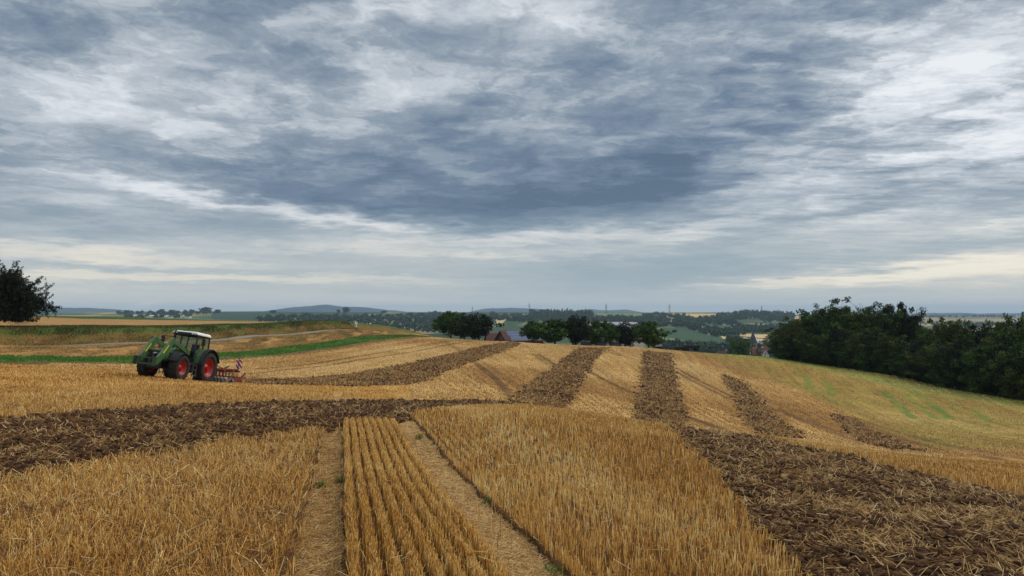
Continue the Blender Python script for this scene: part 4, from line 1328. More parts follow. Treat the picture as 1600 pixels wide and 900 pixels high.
for (px, top, bas, w_, D, lab) in HT:
    o = hp if first else dup(hp)
    first = False
    o['label'] = lab
    x_, y_, z_ = at_dist(px, D)
    zt = -(top - 487) / F_PX * D
    place(o, x_, y_, z_ - 1, RT.rand() * 6, (w_ / F_PX * D / 12.5, w_ / F_PX * D / 12.5, max(zt - z_, 5) / o['top']))

# green weeds in the wheel tracks
MAT_WEED = leaf_mat('weed_leaves', srgb(70, 80, 34), srgb(128, 136, 70))
WD = [(482, 712, 0.16, 'dark green weed at the left edge of the left wheel track'), (503, 758, 0.13, 'thin pale green weed in the middle of the left wheel track'),
      (530, 752, 0.15, 'greyish weed tuft on the right rim of the left wheel track'), (655, 684, 0.18, 'yellow-green weed at the far end of the right wheel track'),
      (764, 782, 0.10, 'small green weed half way along the right wheel track'), (871, 888, 0.07, 'low bright green weed at the near end of the right wheel track')]
for i, (px, py, hh, lab) in enumerate(WD):
    rs = np.random.RandomState(700 + i)
    x_, y_, z_ = ground_at(px, py, 3)
    n_ = 60
    a = rs.rand(n_) * 6.28; t = rs.rand(n_)
    p0 = np.zeros((n_, 3)); p0[:, 0] = rs.randn(n_) * .03; p0[:, 1] = rs.randn(n_) * .05
    hh *= .6
    p1 = p0 + np.stack([np.cos(a) * .09 * t, np.sin(a) * .12 * t, hh * (0.5 + .6 * rs.rand(n_))], 1)
    v_, f_ = prisms(p0, p1, np.full(n_, .004), np.full(n_, .001))
    root = link('weed', None, label=lab, category='weed', group='weeds in the wheel tracks')
    sm = mesh_np('stem', v_, f_, MAT_WEED); add_attr(sm, 'tone', np.repeat(rs.rand(n_), 6))
    link('stem', sm, root)
    link('leaves', leaf_mesh('leaves', (p0 * .4 + p1 * .6)[:30], np.full(30, .03), 1, 0.016, rs, MAT_WEED, elong=3.0), root)
    root.location = (x_, y_, z_ - 0.03)

# rough grass on the banks, verge and grass strip on the left
MAT_DRYGRASS = straw_mat('dry_bank_grass', [(0.0, srgb(54, 68, 28)), (0.35, srgb(86, 88, 42)), (0.6, srgb(140, 110, 60)), (1.0, srgb(186, 148, 92))], 0.9)
rs = np.random.RandomState(811)
n_ = 260000
y = 48 + 110 * rs.rand(n_) ** 1.1
qv = -43.4 - 27.5 * rs.rand(n_)
x = qv + 0.178 * y
q3 = x - 0.178 * y + 1.2 * (vnoise(y / 30.0, y * 0, 5) - 0.5)
z = height(x, y)
k_ = (np.abs(x / y) < 0.75) & ~((q3 < -57.1) & (q3 > -60.0)) & (rs.rand(n_) < np.where(q3 > -45.2, 0.0, np.where(q3 > -50.3, 0.5, 0.8)) * np.where(fbm(x / 1.5, y / 3, 3, 815) > 0.42, 1, .35))
x, y, z, q3 = x[k_], y[k_], z[k_], q3[k_]
n_ = len(x)
green_ = (q3 > -50.3) & (q3 < -45.2)
vg = (q3 < -62.3)
hh = np.where(green_, 0.14, np.where(vg, 0.22, np.where(q3 > -57.2, 0.10, 0.20))) * (0.4 + 1.0 * rs.rand(n_))
p0 = np.stack([x, y, z - .02], 1)
p1 = p0 + np.stack([rs.randn(n_) * .4 * hh, rs.randn(n_) * .4 * hh, hh], 1)
vv, ff = prisms(p0, p1, np.full(n_, .035), np.full(n_, .010))
for nm, msk, mt, lab, base_t in (('bank_grass', ~green_, MAT_DRYGRASS, 'dry brown and olive grass on the banks beside the lane', None), ('grass_strip', green_, None, 'bright green young grass strip along the field edge', 0.5)):
    idm = np.where(msk)[0]
    if mt is None:
        mt = leaf_mat('young_grass', srgb(44, 78, 24), srgb(88, 124, 48))
    v2 = vv.reshape(n_, 6, 3)[idm].reshape(-1, 3)
    b0 = (np.arange(len(idm)) * 6)[:, None]
    f2 = np.concatenate([np.concatenate([b0 + a, b0 + (a + 1) % 3, b0 + 3 + (a + 1) % 3, b0 + 3 + a], 1) for a in range(3)], 0)
    me = mesh_np(nm, v2, f2, mt)
    if base_t is None:
        tn = 0.62 + 0.18 * rs.randn(len(idm)) + 0.9 * (fbm(x[idm] / 1.2, y[idm] / 5, 4, 819) - .5) - 0.38 * vg[idm] - 0.10 * (q3[idm] < -60)
    else:
        tn = base_t + .2 * rs.randn(len(idm))
    add_attr(me, 'tone', np.repeat(tn.clip(0, 1), 6))
    link(nm, me, kind='stuff', label=lab, category='grass')
for o in list(bpy.data.objects):
    for key in ('top', 'wide'):
        if key in o.keys(): del o[key]

# ------------------------------------------------------------------ built objects
class MB:
    """collects shapes and links them as one mesh object"""
    def __init__(self):
        self.bm = bmesh.new()
    def box(self, c, s, rot=None, bev=0.0, taper=None):
        r_ = bmesh.ops.create_cube(self.bm, size=1.0)
        vs_ = r_['verts']
        for v_ in vs_:
            if taper and v_.co.z > 0:
                v_.co.x *= taper[0]; v_.co.y *= taper[1]
            v_.co = Vector((v_.co.x * s[0], v_.co.y * s[1], v_.co.z * s[2]))
        if bev > 0:
            es = list({e for v_ in vs_ for e in v_.link_edges})
            rb = bmesh.ops.bevel(self.bm, geom=es, offset=bev, segments=2, affect='EDGES', profile=0.5)
            vs_ = list({v_ for f in rb['faces'] for v_ in f.verts} | {v_ for v_ in vs_ if v_.is_valid})
        M_ = Matrix.Translation(c) @ (Euler(rot).to_matrix().to_4x4() if rot else Matrix())
        bmesh.ops.transform(self.bm, matrix=M_, verts=vs_)
        return self
    def cyl(self, p0, p1, r, r2=None, n=16, cap=True):
        p0 = Vector(p0); p1 = Vector(p1); d = p1 - p0
        r_ = bmesh.ops.create_cone(self.bm, cap_ends=cap, segments=n, radius1=r, radius2=r if r2 is None else r2, depth=d.length)
        M_ = Matrix.Translation((p0 + p1) / 2) @ d.to_track_quat('Z', 'Y').to_matrix().to_4x4()
        bmesh.ops.transform(self.bm, matrix=M_, verts=r_['verts'])
        return self
    def prism(self, prof, y0, y1, axis='y'):
        """closed profile of (x, z) points extruded from y0 to y1"""
        if axis == 'y':
            a = [self.bm.verts.new((p[0], y0, p[1])) for p in prof]; b_ = [self.bm.verts.new((p[0], y1, p[1])) for p in prof]
        else:
            a = [self.bm.verts.new((y0, p[0], p[1])) for p in prof]; b_ = [self.bm.verts.new((y1, p[0], p[1])) for p in prof]
        self.bm.faces.new(a); self.bm.faces.new(b_[::-1])
        k = len(prof)
        for i in range(k):
            self.bm.faces.new((a[i], b_[i], b_[(i + 1) % k], a[(i + 1) % k]))
        return self
    def lathe(self, prof, c, n=32):
        """profile of (radius, y) turned round a y axis through c"""
        rings = []
        for (r_, yy) in prof:
            rings.append([self.bm.verts.new((c[0] + r_ * math.cos(k * 2 * math.pi / n), c[1] + yy, c[2] + r_ * math.sin(k * 2 * math.pi / n))) for k in range(n)])
        for a, b_ in zip(rings[:-1], rings[1:]):
            for k in range(n):
                self.bm.faces.new((a[k], a[(k + 1) % n], b_[(k + 1) % n], b_[k]))
        return self
    def quad(self, *p):
        self.bm.faces.new([self.bm.verts.new(v_) for v_ in p])
        return self
    def build(self, name, mat, parent=None, smooth=False, **props):
        bmesh.ops.recalc_face_normals(self.bm, faces=self.bm.faces)
        me_ = bpy.data.meshes.new(name)
        self.bm.to_mesh(me_); self.bm.free()
        me_.materials.append(mat)
        if smooth:
            for p_ in me_.polygons: p_.use_smooth = True
        return link(name, me_, parent, **props)

def worn(name, base, dirt, rough=0.5, amt=0.5, scale=3.0, spec=0.4, metallic=0.0):
    m_, nt, bs = new_mat(name, rough, spec=spec, metallic=metallic)
    o_ = nt.node('ShaderNodeTexCoord').outputs['Object']
    f_ = nt.maprange(nt.noise(o_, scale, 5, 0.65), 0.42, 0.72, 0.0, amt)
    nt.put(bs.inputs['Base Color'], nt.mix(f_, base, dirt))
    return m_

M_GREEN = worn('green_paint', srgb(48, 90, 44), srgb(110, 104, 72), 0.45, 0.6)
M_GREEN_D = worn('dark_green_paint', srgb(30, 60, 32), srgb(70, 70, 48), 0.45, 0.4)
M_RED = worn('red_rim', srgb(160, 12, 20), srgb(110, 50, 40), 0.4, 0.4)
M_TYRE = worn('tyre_rubber', srgb(26, 25, 24), srgb(72, 60, 46), 0.9, 0.55, 5)
M_BLACK = worn('black_plastic', srgb(22, 22, 23), srgb(60, 54, 44), 0.6, 0.3)
M_STEEL = worn('grey_steel', srgb(110, 110, 108), srgb(80, 66, 52), 0.4, 0.5, metallic=0.6)
M_WHITE = worn('white_roof', srgb(232, 232, 228), srgb(190, 184, 168), 0.4, 0.3)
M_YELLOW = worn('yellow_decal', srgb(214, 208, 30), srgb(190, 180, 60), 0.5, 0.1)
M_IMPL = worn('red_brown_paint', srgb(122, 42, 30), srgb(92, 62, 44), 0.6, 0.8, 5.0)
M_DISC = worn('worn_disc_steel', srgb(120, 112, 104), srgb(70, 50, 36), 0.45, 0.6, 8, metallic=0.5)
M_LAMP = worn('lamp_lens', srgb(220, 220, 214), srgb(190, 190, 180), 0.2, 0.1)
M_GLASS, _nt, _bs = new_mat('cab_glass', 0.05, (0.55, 0.68, 0.62, 1), spec=0.5)
_bs.inputs['Transmission Weight'].default_value = 1.0
_bs.inputs['IOR'].default_value = 1.3
_bs.inputs['Base Color'].default_value = (0.66, 0.80, 0.74, 1)
M_SEAT = worn('dark_upholstery', srgb(40, 40, 42), srgb(60, 56, 50), 0.8, 0.3)

def wheel(parent, c, R_, w_, rimr, side, lugs=20):
    """agricultural wheel, axis along y; side +1 = outer face towards +y"""
    root = link('wheel', None, parent, loc=c)
    t = MB()
    h_ = w_ / 2
    prof = [(rimr, -h_ * .72), (rimr + (R_ - rimr) * .35, -h_ * .98), (R_ * .93, -h_ * .9), (R_ * .965, -h_ * .6), (R_ * .97, 0), (R_ * .965, h_ * .6), (R_ * .93, h_ * .9),
            (rimr + (R_ - rimr) * .35, h_ * .98), (rimr, h_ * .72)]
    t.lathe(prof, (0, 0, 0), 40)
    for i in range(lugs):
        for s_ in (-1, 1):
            a = (i + (0.5 if s_ > 0 else 0)) * 2 * math.pi / lugs
            M_ = Matrix.Rotation(-a, 4, 'Y') @ Matrix.Translation((R_ * 0.972, s_ * h_ * .48, 0)) @ Matrix.Rotation(s_ * math.radians(42), 4, 'X')
            r_ = bmesh.ops.create_cube(t.bm, size=1.0)
            bmesh.ops.transform(t.bm, matrix=M_ @ Matrix.Diagonal((R_ * .07, h_ * 1.08, R_ * .055, 1)), verts=r_['verts'])
    t.build('tyre', M_TYRE, root)
    r = MB()
    s_ = side
    r.lathe([(rimr * 1.0, s_ * h_ * .74), (rimr * .93, s_ * h_ * .70), (rimr * .90, s_ * h_ * .30), (rimr * .55, s_ * h_ * .10), (rimr * .32, s_ * h_ * .22), (rimr * .30, s_ * h_ * .40), (0.02, s_ * h_ * .42)], (0, 0, 0), 32)
    r.lathe([(rimr * 1.0, -s_ * h_ * .74), (rimr * .9, -s_ * h_ * .6), (rimr * .9, s_ * h_ * .3)], (0, 0, 0), 32)
    r.build('rim', M_RED, root, smooth=True)
    hb = MB()
    for k in range(8):
        a = k * math.pi / 4
        hb.cyl((rimr * .44 * math.cos(a), s_ * h_ * .14, rimr * .44 * math.sin(a)), (rimr * .44 * math.cos(a), s_ * h_ * .24, rimr * .44 * math.sin(a)), .02, n=6)
    hb.cyl((0, s_ * h_ * .2, 0), (0, s_ * h_ * .55, 0), rimr * .2, n=14)
    hb.build('hub', M_RED, root)
    return root

def build_tractor():
    """x forward, origin on the ground below the rear axle"""
    root = link('tractor', None, label='green tractor with red wheels, white cab roof and a raised front loader on the stubble', category='tractor')
    WB = 2.75
    RR_, RF = 0.92, 0.72
    for s_ in (1, -1):
        wheel(root, (0, s_ * 0.93, RR_), RR_, 0.62, 0.54, s_, 20)
        wheel(root, (WB, s_ * 0.92, RF), RF, 0.54, 0.40, s_, 18)
    # chassis, axles, gearbox, tank, steps
    c = MB()
    c.box((1.2, 0, 0.95), (3.0, 0.42, 0.5), bev=.03).box((0, 0, 0.95), (0.8, 0.6, 0.7), bev=.05)
    c.cyl((0, -.8, RR_), (0, .8, RR_), .13).cyl((WB, -.8, RF), (WB, .8, RF), .10).box((WB, 0, .75), (.45, .5, .35), bev=.03)
    c.box((3.25, 0, .85), (.5, .5, .35), bev=.03)
    c.build('chassis', M_BLACK, root)
    for s_ in (1, -1):
        tk_ = MB(); tk_.box((.98, s_ * .58, .80), (.72, .36, .55), bev=.06)
        tk_.build('fuel_tank' if s_ > 0 else 'battery_box', M_BLACK, root)
    for s_ in (1, -1):
        st_ = MB()
        for k in range(3):
            st_.box((1.28, s_ * (.98 - .05 * k), .42 + .28 * k), (.34, .22, .035))
        st_.box((1.10, s_ * 1.0, .68), (.03, .05, .75)).box((1.46, s_ * 1.0, .68), (.03, .05, .75))
        st_.build('step', M_STEEL, root)
    # bonnet
    hd = MB()
    prof = [(1.15, 1.12), (1.15, 1.86), (1.6, 1.84), (2.6, 1.72), (3.15, 1.58), (3.42, 1.38), (3.46, 1.05), (3.2, .98), (2.0, 1.10)]
    hd.prism(prof, -.40, .40)
    bmesh.ops.bevel(hd.bm, geom=hd.bm.edges[:], offset=.07, segments=3, affect='EDGES')
    hd.build('bonnet', M_GREEN, root, smooth=False)
    gr_ = MB()
    gr_.box((3.46, 0, 1.2), (.03, .5, .30), rot=(0, math.radians(-6), 0), bev=.01)
    for s_ in (1, -1):
        gr_.box((2.65, s_ * .405, 1.36), (.9, .02, .30), bev=.005)
    gr_.build('grille', M_BLACK, root)
    for s_ in (1, -1):
        hl = MB(); hl.box((3.40, s_ * .25, 1.40), (.05, .18, .09), rot=(0, math.radians(-35), 0), bev=.01)
        hl.build('headlight', M_LAMP, root)
    # cab
    cab = link('cab', None, root, loc=(0, 0, -.10)); cab.scale = (.96, 1, 1.07)
    fr_ = MB()
    bx0, bx1, hw, z0, z1 = -0.42, 1.16, 0.76, 1.32, 2.62
    P4 = {}
    for s_ in (1, -1):
        P4[('f', s_)] = ((bx1, s_ * hw * .96, z0), (bx1 - .16, s_ * hw * .90, z1))
        P4[('m', s_)] = ((.28, s_ * hw, z0 - .2), (.26, s_ * hw * .92, z1))
        P4[('r', s_)] = ((bx0, s_ * hw * .96, z0 + .1), (bx0 - .04, s_ * hw * .88, z1))
        for a, b_ in (P4[('f', s_)], P4[('m', s_)], P4[('r', s_)]):
            fr_.cyl(a, b_, .045, n=8)
        fr_.cyl(P4[('f', s_)][0], P4[('m', s_)][0], .05, n=8).cyl(P4[('m', s_)][0], P4[('r', s_)][0], .05, n=8)
        fr_.cyl(P4[('f', s_)][1], P4[('r', s_)][1], .05, n=8)
    for k in ('f', 'r'):
        fr_.cyl(P4[(k, 1)][0], P4[(k, -1)][0], .05, n=8).cyl(P4[(k, 1)][1], P4[(k, -1)][1], .05, n=8)
    fr_.box((bx1 + .01, 0, z0 - .13), (.06, 1.3, .34))
    fr_.build('cab_frame', M_BLACK, cab)
    fl = MB()
    fl.box((.36, 0, 1.17), (1.52, 1.42, .14), bev=.02)
    fl.box((.92, 0, 1.36), (.3, .5, .36), bev=.04)
    for s_ in (1, -1):
        fl.box((.78, s_ * .72, 1.2), (.72, .05, .30), bev=.01)
    fl.build('cab_floor', M_GREEN_D, cab)
    gl = MB()
    i_ = .985
    def q4(a, b_, c_, d_): gl.quad(*[(v_[0], v_[1] * i_, v_[2]) for v_ in (a, b_, c_, d_)])
    q4(P4[('f', 1)][0], P4[('f', -1)][0], P4[('f', -1)][1], P4[('f', 1)][1])
    q4(P4[('r', 1)][0], P4[('r', -1)][0], P4[('r', -1)][1], P4[('r', 1)][1])
    for s_ in (1, -1):
        q4(P4[('f', s_)][0], P4[('m', s_)][0], P4[('m', s_)][1], P4[('f', s_)][1])
        q4(P4[('m', s_)][0], P4[('r', s_)][0], P4[('r', s_)][1], P4[('m', s_)][1])
    g_ = gl.build('cab_glass', M_GLASS, cab)
    sm_ = g_.modifiers.new('solid', 'SOLIDIFY'); sm_.thickness = 0.006
    rf = MB()
    rf.box((.34, 0, 2.72), (1.78, 1.56, .17), bev=.07, taper=(.93, .92))
    rf.build('roof', M_WHITE, cab)
    rt = MB(); rt.box((1.17, 0, 2.66), (.26, 1.46, .16), bev=.04)
    rt.build('roof_visor', M_BLACK, cab)
    rt = MB(); rt.box((-.56, 0, 2.64), (.10, 1.3, .07), bev=.02)
    rt.build('rear_visor', M_BLACK, cab)
    for sx, xx in ((1, 1.27), (-1, -.62)):
        for s_ in (1, -1):
            for yo in (.5, .66):
                wl = MB(); wl.box((xx, s_ * yo, 2.69), (.07, .12, .085), bev=.015)
                wl.build('work_light', M_LAMP if sx > 0 else M_BLACK, cab)
    # driver's seat, wheel
    se = MB()
    se.box((.05, 0, 1.50), (.5, .5, .14), bev=.05).box((-.2, 0, 1.86), (.14, .48, .66), rot=(0, math.radians(-8), 0), bev=.05).cyl((.05, 0, 1.2), (.05, 0, 1.45), .12)
    se.box((.1, -.4, 1.62), (.5, .2, .3), bev=.04)
    se.build('driver_seat', M_SEAT, cab)
    sw = MB()
    sw.cyl((.78, 0, 1.5), (.62, 0, 1.84), .04, n=8)
    for k in range(14):
        a = k * 6.283 / 14; a2 = (k + 1) * 6.283 / 14
        f_ = lambda t: (.62 + .09 * math.sin(t), .21 * math.cos(t), 1.86 + .17 * math.sin(t))
        sw.cyl(f_(a), f_(a2), .016, n=5)
    sw.build('steering_wheel', M_BLACK, cab)
    # driver seen as a dark shape behind the glass
    # mirrors on long arms
    for s_ in (1, -1):
        mr = MB()
        mr.cyl((1.1, s_ * .72, 2.5), (1.25, s_ * 1.22, 2.52), .018, n=6)
        mr.box((1.25, s_ * 1.26, 2.32), (.06, .22, .38), bev=.02)
        mr.build('mirror', M_BLACK, root)
    # beacon and aerial
    bc = MB(); bc.cyl((-.3, -.55, 2.8), (-.3, -.55, 2.92), .05, .04, n=10)
    bc.build('beacon', M_YELLOW, root)
    # exhaust at the right front post
    ex = MB()
    ex.cyl((1.32, -.55, 1.3), (1.32, -.55, 2.2), .075, n=12).cyl((1.32, -.55, 2.2), (1.30, -.55, 2.78), .05, n=12).cyl((1.30, -.55, 2.76), (1.20, -.55, 2.88), .05, n=10)
    ex.build('exhaust', M_BLACK, root)
    # mudguards
    for s_ in (1, -1):
        mg = MB()
        prof_o, prof_i = [], []
        for k in range(13):
            a = math.radians(8 + k * 152 / 12)
            prof_o.append((math.cos(a) * 1.06, RR_ + math.sin(a) * 1.06 + .03)); prof_i.append((math.cos(a) * 1.02, RR_ + math.sin(a) * 1.02 + .03))
        mg.prism(prof_o + prof_i[::-1], s_ * .60, s_ * 1.02)
        mg.prism([(.95, 1.1), (.95, 1.65), (.6, 1.93), (-.2, 2.0), (-.6, 1.7), (-.6, 1.3)], s_ * .58, s_ * .64)
        fo = mg.build('mudguard', M_GREEN, root)
        rb = MB()
        prof_o = []; prof_i = []
        for k in range(13):
            a = math.radians(6 + k * 156 / 12)
            prof_o.append((math.cos(a) * 1.075, RR_ + math.sin(a) * 1.075 + .03)); prof_i.append((math.cos(a) * 1.015, RR_ + math.sin(a) * 1.015 + .03))
        rb.prism(prof_o + prof_i[::-1], s_ * 1.02, s_ * 1.25)
        rb.build('fender_edge', M_BLACK, fo)
        fm = MB()
        prof_o = []; prof_i = []
        for k in range(9):
            a = math.radians(25 + k * 120 / 8)
            prof_o.append((WB + math.cos(a) * .83, RF + math.sin(a) * .83)); prof_i.append((WB + math.cos(a) * .80, RF + math.sin(a) * .80))
        fm.prism(prof_o + prof_i[::-1], s_ * .66, s_ * 1.18)
        fm.build('front_mudguard', M_BLACK, root)
        tl = MB(); tl.box((-.72, s_ * .95, 1.96), (.10, .22, .16), bev=.02)
        tl.build('tail_light', M_LAMP if s_ > 0 else M_BLACK, root)
    # rear linkage
    lk = MB()
    for s_ in (1, -1):
        lk.cyl((-.3, s_ * .35, .75), (-1.25, s_ * .42, .62), .045, n=8).cyl((-.35, s_ * .4, 1.35), (-.95, s_ * .4, .68), .035, n=8)
    lk.cyl((-.35, 0, 1.2), (-1.2, 0, 1.15), .04, n=8)
    lk.build('rear_linkage', M_BLACK, root)
    # front loader
    ld = link('front_loader', None, root, loc=(.1, 0, 0)); ld.scale = (1.0, 1, .93)
    for s_ in (1, -1):
        y_ = s_ * .52
        con = MB()
        con.box((1.42, s_ * .50, 1.20), (.34, .10, .75), rot=(0, math.radians(12), 0), bev=.02).box((1.30, s_ * .50, 1.62), (.24, .12, .30), bev=.02)
        con.build('loader_bracket', M_GREEN_D, ld)
        ar = MB()
        ar.prism([(1.22, 1.60), (1.26, 1.80), (2.3, 2.20), (2.92, 2.40), (3.08, 2.36), (3.04, 2.18), (2.35, 1.96)], y_ - .055, y_ + .055)
        ar.build('rear_boom', M_GREEN, ld)
        lo = MB()
        lo.prism([(2.86, 2.40), (3.02, 2.50), (3.16, 2.42), (4.36, 1.12), (4.46, .86), (4.32, .78), (4.02, .98), (3.42, 1.60), (2.96, 2.18)], y_ - .075, y_ + .075)
        lo.build('front_boom', M_GREEN, ld)
        if True:
            dc = MB()
            dcy = y_ + .078 * 1
            dc.quad((3.42, dcy, 2.03), (3.52, dcy, 2.00), (3.92, dcy, 1.50), (3.82, dcy, 1.50))
            dc.quad((3.42, y_ - .078, 2.03), (3.52, y_ - .078, 2.00), (3.92, y_ - .078, 1.50), (3.82, y_ - .078, 1.50))
            d2 = dc.build('decal_strip', M_YELLOW, ld)
        cy = MB()
        cy.cyl((1.55, y_, 1.05), (2.05, y_, 1.45), .06, n=10).cyl((2.05, y_, 1.45), (2.62, y_, 1.98), .035, n=8)
        cy.cyl((2.5, y_, 2.42), (3.12, y_, 2.28), .035, n=8).cyl((3.15, y_, 2.26), (3.95, y_, 1.52), .05, n=10).cyl((3.95, y_, 1.52), (4.35, y_, 1.20), .03, n=8)
        cy.build('loader_ram', M_STEEL, ld)
    cm = MB()
    cm.cyl((3.55, -.52, 1.62), (3.55, .52, 1.62), .09, n=12)
    cm.build('cross_tube', M_GREEN_D, ld)
    tf = MB()
    tf.box((4.50, 0, .80), (.08, 1.16, .10), bev=.01).box((4.46, 0, 1.14), (.07, 1.10, .08), bev=.01)
    for s_ in (-.56, -.30, .30, .56):
        tf.box((4.50, s_, .96), (.10, .05, .46), bev=.01)
    for s_ in (-.56, .56):
        tf.prism([(4.40, .70), (4.66, .72), (4.62, 1.20), (4.44, 1.22)], s_ - .04, s_ + .04)
    tf.build('tool_carrier', M_GREEN_D, ld)
    # front weight on the linkage
    fw = MB()
    fw.box((3.72, 0, .78), (.42, .62, .46), bev=.05)
    fw.build('front_weight', M_BLACK, root)
    return root

def build_disc_harrow():
    """x forward, origin on the ground under the middle of the frame"""
    root = link('disc_harrow', None, label='red-brown cultivator with rows of steel discs hitched behind the green tractor', category='cultivator')
    fr_ = MB()
    fr_.box((.55, 0, .88), (.13, 2.5, .13), bev=.015).box((-.15, 0, .88), (.13, 2.7, .13), bev=.015).box((-.75, 0, .86), (.12, 2.6, .12), bev=.015)
    for y_ in (-1.1, -.45, .45, 1.1):
        fr_.box((-.1, y_, .97), (1.5, .10, .10), bev=.015)
    fr_.build('frame', M_IMPL, root)
    hs = MB()
    for y_ in (-.4, .4):
        hs.prism([(.6, .75), (1.25, .55), (1.3, .7), (1.0, 1.3), (.85, 1.45), (.72, 1.42)], y_ - .03, y_ + .03)
    hs.cyl((.86, -.4, 1.4), (.86, .4, 1.4), .04, n=8).cyl((.86, 0, 1.38), (-.7, 0, 1.0), .035, n=8)
    hs.cyl((1.25, -.5, .6), (1.25, .5, .6), .04, n=8)
    hs.build('hitch_frame', M_IMPL, root)
    for xr, yoff, ang in ((.55, 0.0, 16), (-.15, .12, -16)):
        row = MB(); arm = MB()
        for k in range(10):
            y_ = -1.2 + k * .265 + yoff
            a = math.radians(ang)
            ax = Vector((math.sin(a), math.cos(a), 0.18)).normalized()
            c_ = Vector((xr - .22, y_, .24))
            row.cyl(c_ - ax * .012, c_ + ax * .03, .25, .17, n=20)
            row.cyl(c_ - ax * .06, c_ + ax * .08, .05, n=8)
            arm.cyl((xr, y_, .84), (xr + .04, y_, .55), .03, n=6).cyl((xr + .04, y_, .55), (xr - .18, y_ + .05, .27), .03, n=6)
        d = row.build('disc_row', M_DISC, root)
        arm.build('disc_arm', M_IMPL, d)
    ro = MB()
    for k in range(12):
        a = k * 6.283 / 12
        ro.cyl((-1.25 + .24 * math.cos(a), -1.3, .27 + .24 * math.sin(a)), (-1.25 + .24 * math.cos(a + .3), 1.3, .27 + .24 * math.sin(a + .3)), .018, n=5)
    for k in range(7):
        y_ = -1.3 + k * 2.6 / 6
        ro.lathe([(.20, -.01), (.26, -.01), (.26, .01), (.20, .01), (.20, -.01)], (-1.25, y_, .27), 20)
    ro.build('roller', M_IMPL, root)
    for y_ in (-1.32, 1.32):
        ra = MB()
        ra.box((-1.0, y_, .55), (.75, .04, .14), rot=(0, math.radians(38), 0), bev=.01)
        ra.prism([(-.2, .28), (-.9, .25), (-.95, .50), (-.3, .56)], y_ - .015, y_ + .015)
        ra.build('side_plate', M_IMPL, root)
    for y_ in (-.95, 1.0):
        wb = link('warning_board', None, root)
        pl = MB(); pl.box((-.98, y_, 1.32), (.03, .46, .60), bev=.004)
        pl.build('plate', M_WARN, wb)
        po = MB(); po.cyl((-.94, y_, .9), (-.94, y_, 1.70), .022, n=8).cyl((-.94, y_, 1.64), (-.94, y_, 1.74), .05, n=8)
        po.build('post', M_IMPL, wb)
    for pa, pb, r_ in (((.85, .1, 1.45), (.2, .3, 1.05), .02), ((.85, -.1, 1.45), (.1, -.35, 1.02), .02), ((.4, .9, .98), (-.4, .7, 1.15), .05)):
        hz = MB(); hz.cyl(pa, pb, r_, n=8)
        hz.build('hydraulic_hose', M_BLACK, root)
    for sd_, yy in ((1, .8), (2, -.6), (3, .1)):
        rs_ = random.Random(sd_); tn_ = MB()
        for k in range(9):
            yk = yy + (k - 4) * .085 + rs_.uniform(-.02, .02)
            tn_.cyl((-.72, yk, .82), (-.86, yk, .45), .014, n=5).cyl((-.86, yk, .45), (-.98, yk, .08), .012, n=5)
        tn_.build('tine_row', M_DISC, root)
    return root

M_WARN, nt, bs = new_mat('warning_stripes', 0.4)
o_ = nt.node('ShaderNodeTexCoord').outputs['Object']
ox, oy, oz = nt.sep(o_)
sgn = nt.math('FRACT', nt.math('MULTIPLY', nt.math('ADD', nt.math('ADD', oy, oz), 0.06), 3.2))
nt.put(bs.inputs['Base Color'], nt.mix(nt.math('GREATER_THAN', sgn, 0.5), srgb(226, 222, 214), srgb(178, 20, 22)))

# place the tractor: heading is 31 degrees to the left of straight towards the camera
def heading_rot(px, turn_deg):
    a = math.atan2((px - 800) / F_PX, 1.0)
    view = Vector((math.sin(a), math.cos(a)))
    leftv = Vector((-view.y, view.x))
    t = math.radians(turn_deg)
    hd_ = -view * math.cos(t) + leftv * math.sin(t)
    return math.atan2(hd_.y, hd_.x), hd_

tr = build_tractor()
rz, hd_ = heading_rot(285, 30)
tx, ty, tz = at_dist(295, 44.8)
def seat_on_ground(o, x_, y_, rz, pts_):
    """tilt the thing so that its wheels meet the slope"""
    ca, sa = math.cos(rz), math.sin(rz)
    hs_ = [height(x_ + ca * a - sa * b_, y_ + sa * a + ca * b_) for a, b_ in pts_]
    A_ = np.array([[a, b_, 1] for a, b_ in pts_]); sol = np.linalg.lstsq(A_, np.array(hs_), rcond=None)[0]
    fx = Vector((1, 0, sol[0])).normalized(); fy = Vector((0, 1, sol[1]))
    fz = fx.cross(fy).normalized(); fy = fz.cross(fx)
    M_ = Matrix(((fx.x, fy.x, fz.x), (fx.y, fy.y, fz.y), (fx.z, fy.z, fz.z)))
    M_ = Matrix.Rotation(rz, 3, 'Z') @ M_
    o.rotation_euler = M_.to_euler()
    o.location = (x_, y_, sol[2])
tr.scale = (1.02, 1.02, 1.02)
seat_on_ground(tr, tx, ty, rz, [(0, .93), (0, -.93), (2.75, .92), (2.75, -.92)])
dh = build_disc_harrow()
rz2, hd2 = heading_rot(340, 42)
hx, hy = tx - hd_.x * 2.35 - hd2.x * .55, ty - hd_.y * 2.35 - hd2.y * .55
seat_on_ground(dh, hx, hy, rz2, [(.5, 1.2), (.5, -1.2), (-1.2, 1.2), (-1.2, -1.2)])
dh.location.z -= 0.06

